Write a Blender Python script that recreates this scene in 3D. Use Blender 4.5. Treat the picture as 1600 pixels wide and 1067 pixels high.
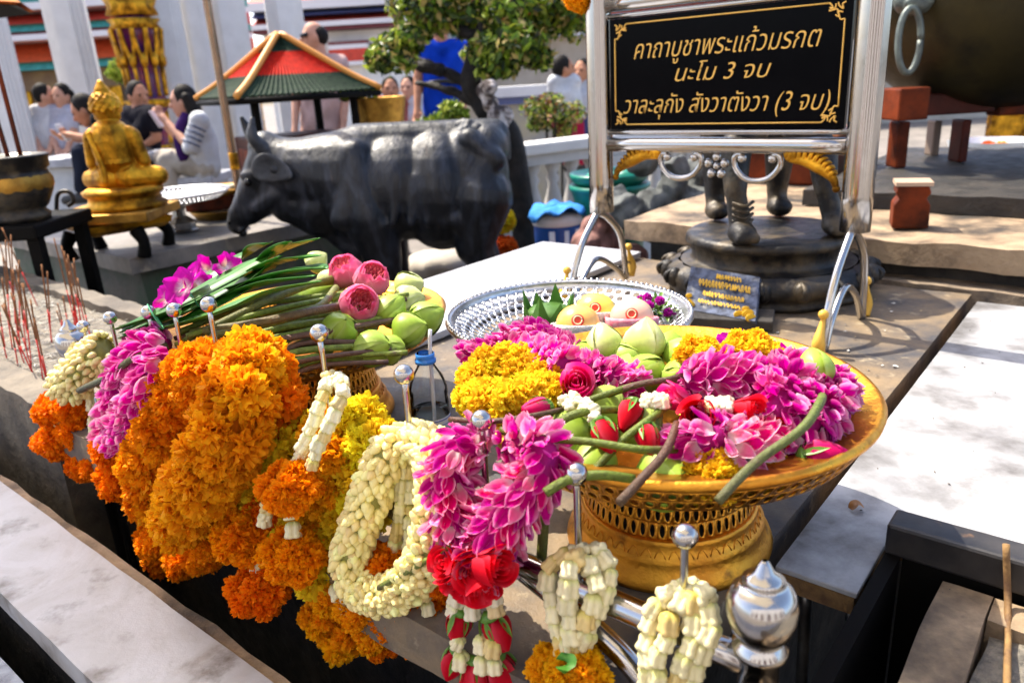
import bpy, math, random
import numpy as np
from mathutils import Matrix, Vector
for _o in list(bpy.data.objects): bpy.data.objects.remove(_o)
SC = bpy.context.scene; COL = SC.collection
# ---------------------------------------------------------------- camera
F = 1200.0; CZ = 1.40                       # focal length in photo pixels, eye height
_u = np.array([-208., 3500., F]); _u /= np.linalg.norm(_u)
_f = np.array([0, 0, -1.]); _y = _f - (_f @ _u) * _u; _y /= np.linalg.norm(_y); _x = np.cross(_y, _u)
RC = np.array([_x, _y, _u]); OC = np.array([0, 0, CZ])
cam = bpy.data.cameras.new('camera'); camo = bpy.data.objects.new('camera', cam); COL.objects.link(camo)
_m = Matrix.Identity(4)
for i in range(3):
    for j in range(3): _m[i][j] = RC[i, j]
    _m[i][3] = OC[i]
camo.matrix_world = _m
cam.sensor_width = 36; cam.lens = 27.0; cam.clip_start = .02; cam.clip_end = 400
cam.dof.use_dof = True; cam.dof.focus_distance = .98; cam.dof.aperture_fstop = 5.6
SC.camera = camo
# ---------------------------------------------------------------- world, sun, exposure
SUN_EL = math.radians(57); SDX, SDY = .75, -.66          # the ground direction in which shadows fall
W = bpy.data.worlds.new('World'); SC.world = W; W.use_nodes = True
nt = W.node_tree; sky = nt.nodes.new('ShaderNodeTexSky'); sky.sky_type = 'NISHITA'; sky.sun_disc = False; sky.air_density = .7; sky.dust_density = 2.5; sky.ozone_density = .6
sky.sun_elevation = SUN_EL; sky.sun_rotation = math.atan2(-SDX, -SDY)
bg = nt.nodes['Background']; bg.inputs[1].default_value = .15; nt.links.new(sky.outputs[0], bg.inputs[0])
sl = bpy.data.lights.new('sun', 'SUN'); sl.energy = 2.9; sl.angle = math.radians(.5); sl.color = (1, .92, .78)
so = bpy.data.objects.new('sun', sl); COL.objects.link(so)
_d = Vector((SDX * math.cos(SUN_EL), SDY * math.cos(SUN_EL), -math.sin(SUN_EL)))
so.rotation_euler = _d.to_track_quat('-Z', 'Y').to_euler()
SC.view_settings.view_transform = 'Standard'; SC.view_settings.look = 'None'
SC.view_settings.exposure = 1.68; SC.view_settings.gamma = 1
SC.cycles.max_bounces = 8; SC.cycles.transparent_max_bounces = 16; SC.cycles.use_denoising = True
SC.cycles.caustics_reflective = False; SC.cycles.caustics_refractive = False; SC.cycles.sample_clamp_indirect = 6
# ---------------------------------------------------------------- places: the shrine's furniture stands in a turned frame (a along the rail, b away)
E1 = np.array([.765, -.644, 0]); E2 = np.array([.644, .765, 0]); MAB = np.array([E1, E2, [0, 0, 1.]])
def ray(px, py): return RC @ np.array([px - 800, 533.5 - py, -F])
def P(px, py, z): r = ray(px, py); return OC + r * ((z - CZ) / r[2])
def PD(px, py, D): r = ray(px, py); return OC + r * (D / r[1])
def PB(px, py, b): r = ray(px, py); return OC + r * ((b - OC @ E2) / (r @ E2))
def AB(a, b, z): return a * E1 + b * E2 + np.array([0, 0, z])
def nrm(v): v = np.asarray(v, float); return v / (np.linalg.norm(v) + 1e-12)
# ---------------------------------------------------------------- mesh gathering
class MB:
    def __init__(s): s.v = []; s.q = []; s.t = []; s.p = []; s.c = []; s.n = 0; s.hc = False
    def add(s, V, F, col=None):
        V = np.asarray(V, float).reshape(-1, 3); k = s.n; s.n += len(V); s.v.append(V)
        if isinstance(F, np.ndarray): (s.q if F.shape[1] == 4 else s.t).append(F + k)
        else:
            for f in F: s.p.append([i + k for i in f])
        if col is not None: s.hc = True
        c = np.ones((len(V), 3)) * (.5 if col is None else np.asarray(col, float)); s.c.append(c); return s
    def inst(s, U, Ms, Ts, cols=None):
        V, Fq, uc = U; k = len(Ts); n = len(V)
        VV = np.einsum('kij,nj->kni', Ms, V) + Ts[:, None, :]
        FF = (Fq[None] + (np.arange(k) * n)[:, None, None]).reshape(-1, Fq.shape[1])
        c = None
        if cols is not None: c = (uc[None] * cols[:, None, :]).reshape(-1, 3)
        return s.add(VV.reshape(-1, 3), FF, c)
    def V(s): return np.concatenate(s.v)
    def mesh(s, name, off=None, smooth=True):
        V = s.V()
        if off is not None: V = V - off
        me = bpy.data.meshes.new(name); ls = []; st = []; k = 0
        for arr, m in ((s.q, 4), (s.t, 3)):
            for A in arr:
                ls.append(A.reshape(-1)); st.append(k + np.arange(len(A)) * m); k += len(A) * m
        for f in s.p: ls.append(np.array(f)); st.append(np.array([k])); k += len(f)
        L = np.concatenate(ls).astype(np.int32); S = np.concatenate(st).astype(np.int32)
        me.vertices.add(len(V)); me.vertices.foreach_set('co', V.astype(np.float32).ravel())
        me.loops.add(len(L)); me.loops.foreach_set('vertex_index', L)
        me.polygons.add(len(S)); me.polygons.foreach_set('loop_start', S)
        me.update(calc_edges=True); me.validate()
        me.polygons.foreach_set('use_smooth', np.full(len(me.polygons), bool(smooth)))
        if s.hc:
            C = np.concatenate(s.c); at = me.color_attributes.new('Col', 'FLOAT_COLOR', 'POINT')
            at.data.foreach_set('color', np.concatenate([np.clip(C, 0, 1), np.ones((len(C), 1))], 1).astype(np.float32).ravel())
        return me
ROOT = {}
def T(name, label, cat, loc=(0, 0, 0), group=None):
    o = bpy.data.objects.new(name, None); COL.objects.link(o); o.location = tuple(loc); o.empty_display_size = .05
    o['label'] = label; o['category'] = cat
    if group: o['group'] = group
    ROOT[o.name] = np.array(loc, float); return o
def part(name, mb, mat, root, smooth=True, bevel=0, solid=0, label=None, auto=None):
    off = ROOT[root.name]
    me = mb.mesh(name, off, smooth); me.materials.append(mat)
    o = bpy.data.objects.new(name, me); COL.objects.link(o); o.parent = root; ROOT[o.name] = off
    fin(o, bevel, solid, auto)
    if label: o['label'] = label
    return o
def fin(o, bevel, solid, auto):
    if solid: m = o.modifiers.new('solid', 'SOLIDIFY'); m.thickness = solid; m.offset = 0
    if bevel:
        m = o.modifiers.new('bevel', 'BEVEL'); m.width = bevel; m.segments = 2; m.limit_method = 'ANGLE'
    if auto is not None: o.data.set_sharp_from_angle(angle=math.radians(auto))
def one(name, mb, mat, label, cat, group=None, smooth=True, bevel=0, solid=0, kind=None, auto=None):
    V = mb.V(); off = np.array([(V[:, 0].min() + V[:, 0].max()) / 2, (V[:, 1].min() + V[:, 1].max()) / 2, V[:, 2].min()])
    me = mb.mesh(name, off, smooth); me.materials.append(mat)
    o = bpy.data.objects.new(name, me); COL.objects.link(o); o.location = tuple(off); ROOT[o.name] = off
    fin(o, bevel, solid, auto)
    if label: o['label'] = label
    if cat: o['category'] = cat
    if group: o['group'] = group
    if kind: o['kind'] = kind
    return o
# ---------------------------------------------------------------- shapes
def grid(nu, nv, wrap=False):
    I = np.arange(nu * nv).reshape(nv, nu)
    if wrap: I = np.concatenate([I, I[:, :1]], 1)
    return np.stack([I[:-1, :-1], I[:-1, 1:], I[1:, 1:], I[1:, :-1]], -1).reshape(-1, 4)
def lathe(prof, n=32, c=(0, 0, 0), axis=None, mod=None):
    pr = np.array(prof, float); a = np.arange(n) * 2 * math.pi / n
    r = pr[:, :1] * (np.ones((1, n)) if mod is None else mod(a)[None])
    V = np.stack([r * np.cos(a), r * np.sin(a), np.repeat(pr[:, 1:], n, 1)], -1).reshape(-1, 3)
    if axis is not None: V = V @ frame(axis).T
    return V + np.array(c), grid(n, len(pr), True)
def frame(z, spin=0):
    z = nrm(z); t = np.array([0, 0, 1.]) if abs(z[2]) < .9 else np.array([1., 0, 0])
    x = nrm(np.cross(t, z)); y = np.cross(z, x)
    if spin: x, y = x * math.cos(spin) + y * math.sin(spin), y * math.cos(spin) - x * math.sin(spin)
    return np.stack([x, y, z], 1)
def box(cx, cy, cz, sx, sy, sz, M=None):
    V = np.array([[x, y, z] for z in (-.5, .5) for y in (-.5, .5) for x in (-.5, .5)]) * [sx, sy, sz]
    if M is not None: V = V @ M
    V = V + np.array([cx, cy, cz])
    return V, np.array([[0, 2, 3, 1], [4, 5, 7, 6], [0, 1, 5, 4], [2, 6, 7, 3], [0, 4, 6, 2], [1, 3, 7, 5]])
def abox(a0, a1, b0, b1, z0, z1):
    V, Fq = box((a0 + a1) / 2, (b0 + b1) / 2, (z0 + z1) / 2, a1 - a0, b1 - b0, z1 - z0); return V @ MAB, Fq
def wbox(x0, x1, y0, y1, z0, z1): return box((x0 + x1) / 2, (y0 + y1) / 2, (z0 + z1) / 2, x1 - x0, y1 - y0, z1 - z0)
def crom(pts, step=None, n=None, closed=False):
    p = np.array(pts, float)
    if len(p) == 2: q = p[0] + (p[1] - p[0]) * np.linspace(0, 1, 24)[:, None]
    else:
        e = np.concatenate([p[-1:], p, p[:2]]) if closed else np.concatenate([2 * p[:1] - p[1:2], p, 2 * p[-1:] - p[-2:-1]])
        out = []; t = np.linspace(0, 1, 16, endpoint=False)[:, None]
        for i in range(len(e) - 3):
            a, b, c, d = e[i:i + 4]
            out.append(.5 * (2 * b + (c - a) * t + (2 * a - 5 * b + 4 * c - d) * t ** 2 + (3 * b - a - 3 * c + d) * t ** 3))
        q = np.concatenate(out + [p[:1] if closed else p[-1:]])
    s = np.concatenate([[0], np.cumsum(np.linalg.norm(np.diff(q, axis=0), axis=1))])
    k = n or max(2, int(round(s[-1] / step)) + 1); ss = np.linspace(0, s[-1], k)
    return np.stack([np.interp(ss, s, q[:, i]) for i in range(3)], 1)
def frames(p):
    t = np.gradient(p, axis=0); t /= np.linalg.norm(t, axis=1)[:, None] + 1e-12
    n = np.cross(t[0], [0, 0, 1.] if abs(t[0][2]) < .9 else [1., 0, 0]); N = []
    for k in t: n = nrm(n - (n @ k) * k); N.append(n)
    N = np.array(N); return t, N, np.cross(t, N)
def tube(pts, r, n=10, step=None, k=None, cap=True, raw=False):
    p = np.array(pts, float) if raw else crom(pts, step, k or (None if step else max(2, 8 * (len(pts) - 1) + 1)))
    t, N, B = frames(p); m = len(p)
    rr = np.interp(np.linspace(0, 1, m), np.linspace(0, 1, len(r)), r) if np.ndim(r) else np.full(m, r)
    if cap: p = np.concatenate([p[:1], p, p[-1:]]); N = np.concatenate([N[:1], N, N[-1:]]); B = np.concatenate([B[:1], B, B[-1:]]); rr = np.concatenate([[rr[0] * .02], rr, [rr[-1] * .02]])
    a = np.arange(n) * 2 * math.pi / n
    V = p[:, None] + rr[:, None, None] * (np.cos(a)[None, :, None] * N[:, None] + np.sin(a)[None, :, None] * B[:, None])
    return V.reshape(-1, 3), grid(n, len(p), True)
def sph(c, r, nu=16, nv=10, M=None):
    a = np.linspace(.02, math.pi - .02, nv); V, Fq = lathe(np.stack([np.sin(a), -np.cos(a)], 1), nu)
    V = V * (np.array(r) if np.ndim(r) else r)
    if M is not None: V = V @ np.asarray(M).T
    return V + np.array(c), Fq
def capsule(p0, r0, p1, r1, n=12):
    p0, p1 = np.array(p0, float), np.array(p1, float); L = np.linalg.norm(p1 - p0) + 1e-9
    a = np.linspace(.05, math.pi / 2, 5); pr = [(r0 * math.sin(x), -r0 * math.cos(x)) for x in a] + [(r1 * math.sin(x), L + r1 * math.cos(x)) for x in a[::-1]]
    return lathe(pr, n, p0, p1 - p0)
def prism(poly, h, M, c):                      # outline in x,y; thickness along z, turned by M
    n = len(poly); p = np.array(poly, float); V = np.concatenate([np.c_[p, np.zeros(n) - h / 2], np.c_[p, np.zeros(n) + h / 2]])
    return V @ np.asarray(M).T + np.array(c), [list(range(n))[::-1], list(range(n, 2 * n))] + [[i, (i + 1) % n, n + (i + 1) % n, n + i] for i in range(n)]
def blob(mb, voxel, smooth=4):                 # melts overlapping closed shapes into one continuous skin
    me = mb.mesh('tmp'); o = bpy.data.objects.new('tmp', me); COL.objects.link(o)
    m = o.modifiers.new('r', 'REMESH'); m.mode = 'VOXEL'; m.voxel_size = voxel; m.adaptivity = 0
    s = o.modifiers.new('s', 'SMOOTH'); s.iterations = smooth; s.factor = .5
    dg = bpy.context.evaluated_depsgraph_get(); ev = o.evaluated_get(dg); m2 = ev.to_mesh()
    V = np.empty(len(m2.vertices) * 3, np.float32); m2.vertices.foreach_get('co', V)
    out = MB(); V = V.reshape(-1, 3).astype(float)
    ls = np.empty(len(m2.loops), np.int32); m2.loops.foreach_get('vertex_index', ls)
    tot = np.empty(len(m2.polygons), np.int32); m2.polygons.foreach_get('loop_total', tot)
    st = np.empty(len(m2.polygons), np.int32); m2.polygons.foreach_get('loop_start', st)
    q = st[tot == 4]; t = st[tot == 3]; out.v.append(V); out.n = len(V); out.c.append(np.ones((len(V), 3)) * .5)
    if len(q): out.q.append(ls[q[:, None] + np.arange(4)])
    if len(t): out.t.append(ls[t[:, None] + np.arange(3)])
    ev.to_mesh_clear(); bpy.data.objects.remove(o); bpy.data.meshes.remove(me); return out
def pierced(r0, z0, r1, z1, n, rows, c, hole=.34, tall=None, hx=None):   # a lathe band with a real hole in every cell
    mb = MB(); sq = np.array([(-1, -1), (0, -1), (1, -1), (1, 0), (1, 1), (0, 1), (-1, 1), (-1, 0)]) * .5
    ang = np.arctan2(sq[:, 1], sq[:, 0]); h = np.stack([np.cos(ang) * (hx or hole), np.sin(ang) * (tall or hole)], 1)
    for r in range(rows):
        off = .5 * (r % 2)
        for i in range(n):
            uv = np.concatenate([sq, h]); u = (i + off + uv[:, 0]) * 2 * math.pi / n; v = (r + .5 + uv[:, 1]) / rows
            R = r0 + (r1 - r0) * v; Z = z0 + (z1 - z0) * v
            mb.add(np.stack([R * np.cos(u), R * np.sin(u), Z], 1) + np.array(c), np.array([[k, (k + 1) % 8, 8 + (k + 1) % 8, 8 + k] for k in range(8)]))
    return mb
# ---------------------------------------------------------------- materials
def pm(name, col=(.5, .5, .5), rough=.5, metal=0, col2=None, ns=8, nd=6, lo=.35, hi=.65, bump=0, bs=40, vc=False, coat=0, transl=0, sss=0, spec=.5, c3=None, c3s=3, c3r=(.55, .7), rvar=0, dist=0, stretch=None, world=False, trans=0, ior=1.45, emit=None):
    m = bpy.data.materials.new(name); m.use_nodes = True; nt = m.node_tree; N = nt.nodes; L = nt.links
    b = N['Principled BSDF']; I = b.inputs
    I['Roughness'].default_value = rough; I['Metallic'].default_value = metal; I['Specular IOR Level'].default_value = spec
    I['Coat Weight'].default_value = coat; I['Coat Roughness'].default_value = .15; I['Transmission Weight'].default_value = trans; I['IOR'].default_value = ior
    if sss: I['Subsurface Weight'].default_value = sss; I['Subsurface Radius'].default_value = (.01, .006, .003); I['Subsurface Scale'].default_value = 1
    tc = N.new('ShaderNodeTexCoord'); src = tc.outputs['Object']
    if stretch: mp = N.new('ShaderNodeMapping'); mp.inputs['Scale'].default_value = stretch; L.new(src, mp.inputs['Vector']); src = mp.outputs['Vector']
    def noise(scale, det=nd, di=0):
        x = N.new('ShaderNodeTexNoise'); x.inputs['Scale'].default_value = scale; x.inputs['Detail'].default_value = det; x.inputs['Roughness'].default_value = .62; x.inputs['Distortion'].default_value = di
        L.new(src, x.inputs['Vector']); return x.outputs['Fac']
    def ramp(f, a, b_, ca, cb):
        r = N.new('ShaderNodeValToRGB'); e = r.color_ramp.elements; e[0].position = a; e[1].position = b_; e[0].color = (*ca, 1); e[1].color = (*cb, 1); L.new(f, r.inputs[0]); return r.outputs[0]
    def mix(f, A, B, mode='MIX'):
        x = N.new('ShaderNodeMix'); x.data_type = 'RGBA'; x.blend_type = mode
        for k, s in ((0, f), (6, A), (7, B)):
            if hasattr(s, 'is_linked'): L.new(s, x.inputs[k])
            else: x.inputs[k].default_value = s if k == 0 else (*s, 1)
        return x.outputs[2]
    if vc:
        a = N.new('ShaderNodeAttribute'); a.attribute_name = 'Col'; c = a.outputs['Color']
        if col2 is not None: c = mix(1.0, c, ramp(noise(ns), lo, hi, (1, 1, 1), col2), 'MULTIPLY')
    elif col2 is not None: c = ramp(noise(ns, nd, dist), lo, hi, col, col2)
    else: c = None
    if c3 is not None:
        f = ramp(noise(c3s, 8), c3r[0], c3r[1], (0, 0, 0), (1, 1, 1)); c = mix(f, c if c is not None else col, c3)
    if c is None: I['Base Color'].default_value = (*col, 1)
    else: L.new(c, I['Base Color'])
    if rvar: 
        f = ramp(noise(ns * 1.7), .3, .7, (rough,) * 3, (min(1, rough + rvar),) * 3); L.new(f, I['Roughness'])
    if bump:
        x = N.new('ShaderNodeBump'); x.inputs['Strength'].default_value = bump; x.inputs['Distance'].default_value = .01
        L.new(noise(bs), x.inputs['Height']); L.new(x.outputs[0], I['Normal'])
    if emit: I['Emission Color'].default_value = (*emit[:3], 1); I['Emission Strength'].default_value = emit[3]
    if transl:
        t = N.new('ShaderNodeBsdfTranslucent'); ms = N.new('ShaderNodeMixShader'); ms.inputs[0].default_value = transl
        if c is None: t.inputs[0].default_value = (*col, 1)
        else: L.new(c, t.inputs[0])
        L.new(b.outputs[0], ms.inputs[1]); L.new(t.outputs[0], ms.inputs[2]); L.new(ms.outputs[0], N['Material Output'].inputs[0])
    return m
def dark(c, k): return tuple(x * k for x in c)
M = {}
M['steel'] = pm('stainless_steel', (.46, .44, .42), .12, 1, rvar=.12, ns=30)
M['steel_dull'] = pm('brushed_steel', (.5, .5, .5), .3, 1, (.35, .34, .33), 20, rvar=.2)
M['silver'] = pm('silver_plate', (.72, .72, .74), .24, 1, (.4, .4, .42), 30, rvar=.15)
M['gold'] = pm('gold_tray_metal', (.88, .44, .05), .27, 1, (.62, .25, .03), 16, rvar=.25, bump=.22, bs=90, c3=(.30, .13, .03), c3s=22, c3r=(.60, .72))
M['brass'] = pm('old_brass', (.52, .30, .06), .36, 1, (.22, .11, .025), 16, rvar=.3, bump=.3, bs=70, lo=.3, hi=.75)
M['gilt'] = pm('gilt_leaf', (.80, .40, .03), .36, 1, (.13, .055, .008), 11, lo=.36, hi=.64, rvar=.25, bump=.4, bs=35)
M['giltpaint'] = pm('gold_paint', (.72, .42, .06), .5, .2)
M['marble'] = pm('white_marble', (.48, .49, .52), .3, 0, (.30, .30, .33), 5, lo=.42, hi=.68, c3=(.15, .135, .125), c3s=8, c3r=(.56, .82), dist=1.2, rvar=.25, bump=.05, bs=60)
M['marble_b'] = pm('mottled_marble', (.44, .44, .45), .3, 0, (.26, .26, .27), 4, lo=.4, hi=.7, c3=(.07, .062, .055), c3s=7, c3r=(.44, .70), dist=1.6, bump=.06, bs=60, rvar=.2)
M['marble_old'] = pm('worn_marble', (.46, .45, .45), .4, 0, (.34, .31, .28), 6, lo=.4, hi=.68, c3=(.14, .115, .09), c3s=13, c3r=(.55, .74), dist=1.5, bump=.1, bs=50)
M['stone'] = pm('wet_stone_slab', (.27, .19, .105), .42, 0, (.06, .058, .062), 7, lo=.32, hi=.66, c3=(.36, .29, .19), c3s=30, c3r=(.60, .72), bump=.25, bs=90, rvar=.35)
M['stone_rough'] = pm('rough_stone', (.30, .23, .16), .8, 0, (.09, .07, .055), 12, lo=.35, hi=.7, c3=(.06, .05, .045), c3s=7, c3r=(.55, .7), bump=.9, bs=30)
M['stone_step'] = pm('weathered_stone_step', (.40, .29, .18), .8, 0, (.17, .115, .07), 8, c3=(.035, .03, .026), c3s=4, c3r=(.50, .68), bump=.5, bs=40)
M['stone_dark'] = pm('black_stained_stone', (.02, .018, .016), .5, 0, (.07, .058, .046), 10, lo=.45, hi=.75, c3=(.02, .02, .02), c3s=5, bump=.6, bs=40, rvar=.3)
M['trough'] = pm('mossy_trough_stone', (.20, .165, .12), .75, 0, (.085, .07, .055), 10, c3=(.018, .017, .014), c3s=5, c3r=(.56, .72), bump=.6, bs=45)
M['sand'] = pm('ash_sand', (.34, .30, .24), .95, 0, (.16, .145, .125), 70, bump=1, bs=160, c3=(.42, .34, .23), c3s=9)
M['pave'] = pm('paving', (.24, .21, .18), .8, 0, (.13, .115, .10), 3, bump=.3, bs=20)
M['floor_dark'] = pm('damp_dark_floor', (.018, .017, .015), .4, 0, (.055, .047, .035), 9, rvar=.3, bump=.5, bs=30)
M['black_metal'] = pm('black_painted_metal', (.012, .012, .014), .3, 0, (.045, .04, .038), 14, rvar=.3, spec=.6, c3=(.18, .1, .05), c3s=20, c3r=(.62, .72))
M['rust'] = pm('rusty_edge', (.34, .2, .07), .7, 0, (.12, .06, .03), 26, bump=.4, bs=70)
M['bronze'] = pm('dark_bronze', (.009, .008, .008), .30, .25, (.15, .11, .06), 13, lo=.46, hi=.80, bump=.4, bs=45, rvar=.3, c3=(.02, .025, .03), c3s=6)
M['bronze_big'] = pm('old_bronze_vessel', (.016, .014, .007), .4, .2, (.045, .036, .012), 4, bump=.25, bs=22, rvar=.2, spec=.35, c3=(.006, .006, .005), c3s=3)
M['greenbronze'] = pm('green_bronze', (.16, .19, .17), .45, .4, (.08, .09, .08), 20, bump=.3, bs=40)
M['cow'] = pm('black_cow_paint', (.005, .006, .009), .30, 0, (.055, .062, .085), 7, lo=.48, hi=.85, bump=.6, bs=14, rvar=.3, spec=.5, dist=.9, stretch=(2.2, 1.6, .75), c3=(.10, .065, .05), c3s=6, c3r=(.64, .76))  # blue grey streaks put sky sheen into the colour, along with weathering
M['cow_ear'] = pm('worn_black_paint', (.07, .075, .085), .5, 0, (.02, .02, .024), 14, bump=.4, bs=40)
M['panel'] = pm('black_lacquer_board', (.002, .002, .003), .10, 0, rvar=.08, ns=12, spec=.05)
M['wood'] = pm('red_brown_wood', (.17, .028, .005), .5, 0, (.03, .007, .003), 9, bump=.2, bs=30, rvar=.2, spec=.2)
M['wood_dark'] = pm('maroon_wood', (.08, .014, .008), .45, 0, (.035, .008, .006), 9, spec=.2)
M['wood_black'] = pm('black_wood', (.004, .0035, .003), .6, spec=.1)
M['white'] = pm('whitewash', (.78, .76, .73), .7, 0, (.66, .64, .61), 3, bump=.1, bs=20)
M['offwhite'] = pm('grey_whitewash', (.6, .58, .55), .75, 0, (.46, .45, .43), 5, bump=.2, bs=25)
M['petal'] = pm('flower_petal', vc=True, rough=.55, transl=.45, col2=(.88, .88, .88), ns=70, spec=.1)
M['petal_thick'] = pm('waxy_petal', vc=True, rough=.42, col2=(.86, .86, .84), ns=90, sss=.0, transl=.12, spec=.4)
M['leaf'] = pm('leaf_green', vc=True, rough=.38, transl=.25, col2=(.7, .75, .6), ns=35)
M['tree_leaf'] = pm('tree_leaf', vc=True, rough=.45, transl=.3)
M['stem'] = pm('lotus_stem', vc=True, rough=.45, col2=(.6, .55, .5), ns=150, bump=.4, bs=300, c3=(.10, .045, .04), c3s=22, c3r=(.60, .70))
M['plain'] = pm('painted', vc=True, rough=.55)
M['skin'] = pm('skin', (.50, .23, .13), .6, 0, (.40, .18, .10), 20, spec=.25)
M['skin_pale'] = pm('pale_skin', (.58, .31, .21), .6, 0, (.5, .25, .16), 20, spec=.25)
M['hair'] = pm('black_hair', (.008, .007, .006), .65, 0, (.02, .015, .012), 60, spec=.15)
M['bark'] = pm('dark_bark', (.007, .006, .005), .8, 0, (.022, .017, .014), 20, bump=.8, bs=40)
M['bark_pale'] = pm('sunlit_lichen_bark', (.62, .56, .53), .8, 0, (.07, .05, .045), 16, lo=.42, hi=.56, bump=.9, bs=30)  # sunlit bark: sunlight put into the pale colour, along with lichen
def flat(name, c, r=.6, **k): return pm(name, c, r, **k)
def thin(name, gl):                            # thin clear plastic: mostly see-through with a glossy sheen
    m = bpy.data.materials.new(name); m.use_nodes = True; nt = m.node_tree; N = nt.nodes; L = nt.links; N.remove(N['Principled BSDF'])
    t = N.new('ShaderNodeBsdfTransparent'); t.inputs[0].default_value = (.93, .96, .97, 1); g = N.new('ShaderNodeBsdfGlossy'); g.inputs['Roughness'].default_value = .06; f = N.new('ShaderNodeLayerWeight'); f.inputs[0].default_value = .12; x = N.new('ShaderNodeMixShader')
    a = N.new('ShaderNodeMath'); a.operation = 'ADD'; a.inputs[1].default_value = gl; L.new(f.outputs[0], a.inputs[0]); L.new(a.outputs[0], x.inputs[0]); L.new(t.outputs[0], x.inputs[1]); L.new(g.outputs[0], x.inputs[2]); L.new(x.outputs[0], N['Material Output'].inputs[0]); return m
U_ = lambda V, Fq, c=None: (V, Fq, np.ones((len(V), 3)) if c is None else c)
# ================================================================ flower pieces (shapes of size 1, laid many times into one garland mesh)
rng = np.random.default_rng(5)
def cat_units(L):
    V = []; Fq = []; C = []; n = 0
    for v, f, c in L: V.append(v); Fq.append(f + n); C.append(c); n += len(v)
    return np.concatenate(V), np.concatenate(Fq), np.concatenate(C)
def pompon(seed, N=135, lo=-.25):
    r = np.random.default_rng(seed); out = []
    g = np.linspace(0, 1, 3); u = np.array([-1, 0, 1.])
    for i in range(N):
        z = lo + (1 - lo) * (i + .5) / N; a = i * 2.39996 + r.normal(0, .25); s = math.sqrt(max(0, 1 - z * z))
        d = nrm(np.array([s * math.cos(a), s * math.sin(a), z]) + r.normal(0, .12, 3)); Fm = frame(d, r.uniform(0, 6.28))
        L = r.uniform(.86, 1.08); w = r.uniform(.13, .20); bd_ = r.uniform(.15, .42); V = []; C = []
        for v in g:
            for k in u:
                ww = w * (.5, 1.05, .8)[int(v * 2)]; bend = bd_ * v * v + r.normal(0, .05) * v
                p = np.array([k * ww, bend + .10 * k * k * v, .35 + (L - .35) * v - .13 * v * v * k * k + r.normal(0, .04) * v])
                V.append(Fm @ p); C.append(np.array([.98 + .02 * v, .80 + .20 * v, .7 + .3 * v]))
        out.append((np.array(V), grid(3, 3), np.array(C)))
    return cat_units(out)
POM = [pompon(k) for k in range(3)]; POMF = [pompon(10 + k, 190, -1) for k in range(2)]
def jas():
    V, Fq = lathe([(.02, -.5), (.26, -.40), (.38, -.10), (.35, .18), (.20, .44), (.03, .58)], 8)
    C = np.ones((len(V), 3)); C[:16] *= [.80, .85, .5]; C[-16:] *= [1, 1, .95]; return V, Fq, C
JAS = jas()
def crown():                                    # a crown flower: five fused waxy lobes
    pr = [(.04, -.48), (.20, -.47), (.36, -.36), (.44, -.14), (.40, .08), (.45, .26), (.47, .38), (.38, .48), (.2, .5), (.04, .46)]
    V, Fq = lathe(pr, 30, mod=lambda a: .78 + .34 * np.abs(np.cos(2.5 * a)) ** .8); C = np.ones((len(V), 3)); C[:90] *= [.80, .86, .55]; return V, Fq, C
CRN = crown()
def petal(L=1., W=.5, cup=.3, curl=.3, nu=5, nv=6, c0=(.95, .95, .85), c1=(.75, .02, .45), ce=(.9, .45, .7), tip=1.3, wave=0, seed=0):
    r = np.random.default_rng(seed); V = []; C = []
    for j in range(nv):
        v = j / (nv - 1); w = W * (math.sin(math.pi * min(1, (.12 + .80 * v) ** .9)) ** .75)
        for i in range(nu):
            u = 2 * i / (nu - 1) - 1
            V.append([u * w, L * v - .08 * abs(u) * v * tip, cup * (u * u) * w + curl * v * v + wave * math.sin(5 * u + 4 * v) * v])
            m = min(1, max(0, (v - .10) / .34)); c = np.array(c0) * (1 - m) + np.array(c1) * m
            e = max(0, abs(u) - .74) / .26 * .72; e = max(e, (v - .88) / .12 * .6 if v > .88 else 0); C.append(c * (1 - e) + np.array(ce) * e)
    return np.array(V), grid(nu, nv), np.array(C)
ORC_OLD = [petal(1, .34, .55, .25, c1=(.72, .001, .37), ce=(.96, .50, .78), wave=.06, seed=k) for k in range(2)]
ORC2 = [petal(1, .34, .55, .35, c0=(.92, .82, .72), c1=(.84, .002, .24), ce=(.97, .58, .74), wave=.07)]
ORC = [petal(1, .30 + .04 * (k % 3), .5 + .15 * (k % 2), .2 + .12 * (k % 3), c0=(.62, .002, .30) if k != 2 else (.95, .85, .86), c1=((.66, .0, .28), (.74, .001, .34), (.80, .05, .36), (.50, .0, .26))[k], ce=((.92, .30, .62), (.97, .55, .78), (.97, .7, .84), (.85, .16, .52))[k], wave=.05 + .05 * (k % 3), seed=k, nu=7) for k in range(4)]
ORC2 = [petal(1, .32, .6, .35, c0=(.95, .84, .78) if k else (.75, .01, .2), c1=((.86, .002, .22), (.92, .16, .38))[k], ce=(.98, .66, .78), wave=.10, seed=5 + k, nu=7) for k in range(2)]
def orchid_flower():
    out = []
    for k, (a, w, l, tl) in enumerate([(90, .34, .9, .35), (210, .34, .85, .3), (330, .34, .85, .3), (30, .52, .95, .15), (150, .52, .95, .15)]):
        v, f, c = petal(l, w, .2, tl, 7, 7, (.95, .9, .92), (.66, .01, .44), (.60, .008, .42), wave=.05, seed=k)
        t = math.radians(a - 90); R = np.array([[math.cos(t), -math.sin(t), 0], [math.sin(t), math.cos(t), 0], [0, 0, 1]]); out.append((v @ R.T, f, c))
    v, f, c = petal(.55, .3, .9, .5, 5, 5, (.9, .8, .5), (.55, .0, .25), (.5, 0, .3)); out.append((v @ np.array([[-1, 0, 0], [0, -1, 0], [0, 0, 1.]]) + [0, 0, .08], f, c))
    return cat_units(out)
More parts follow.
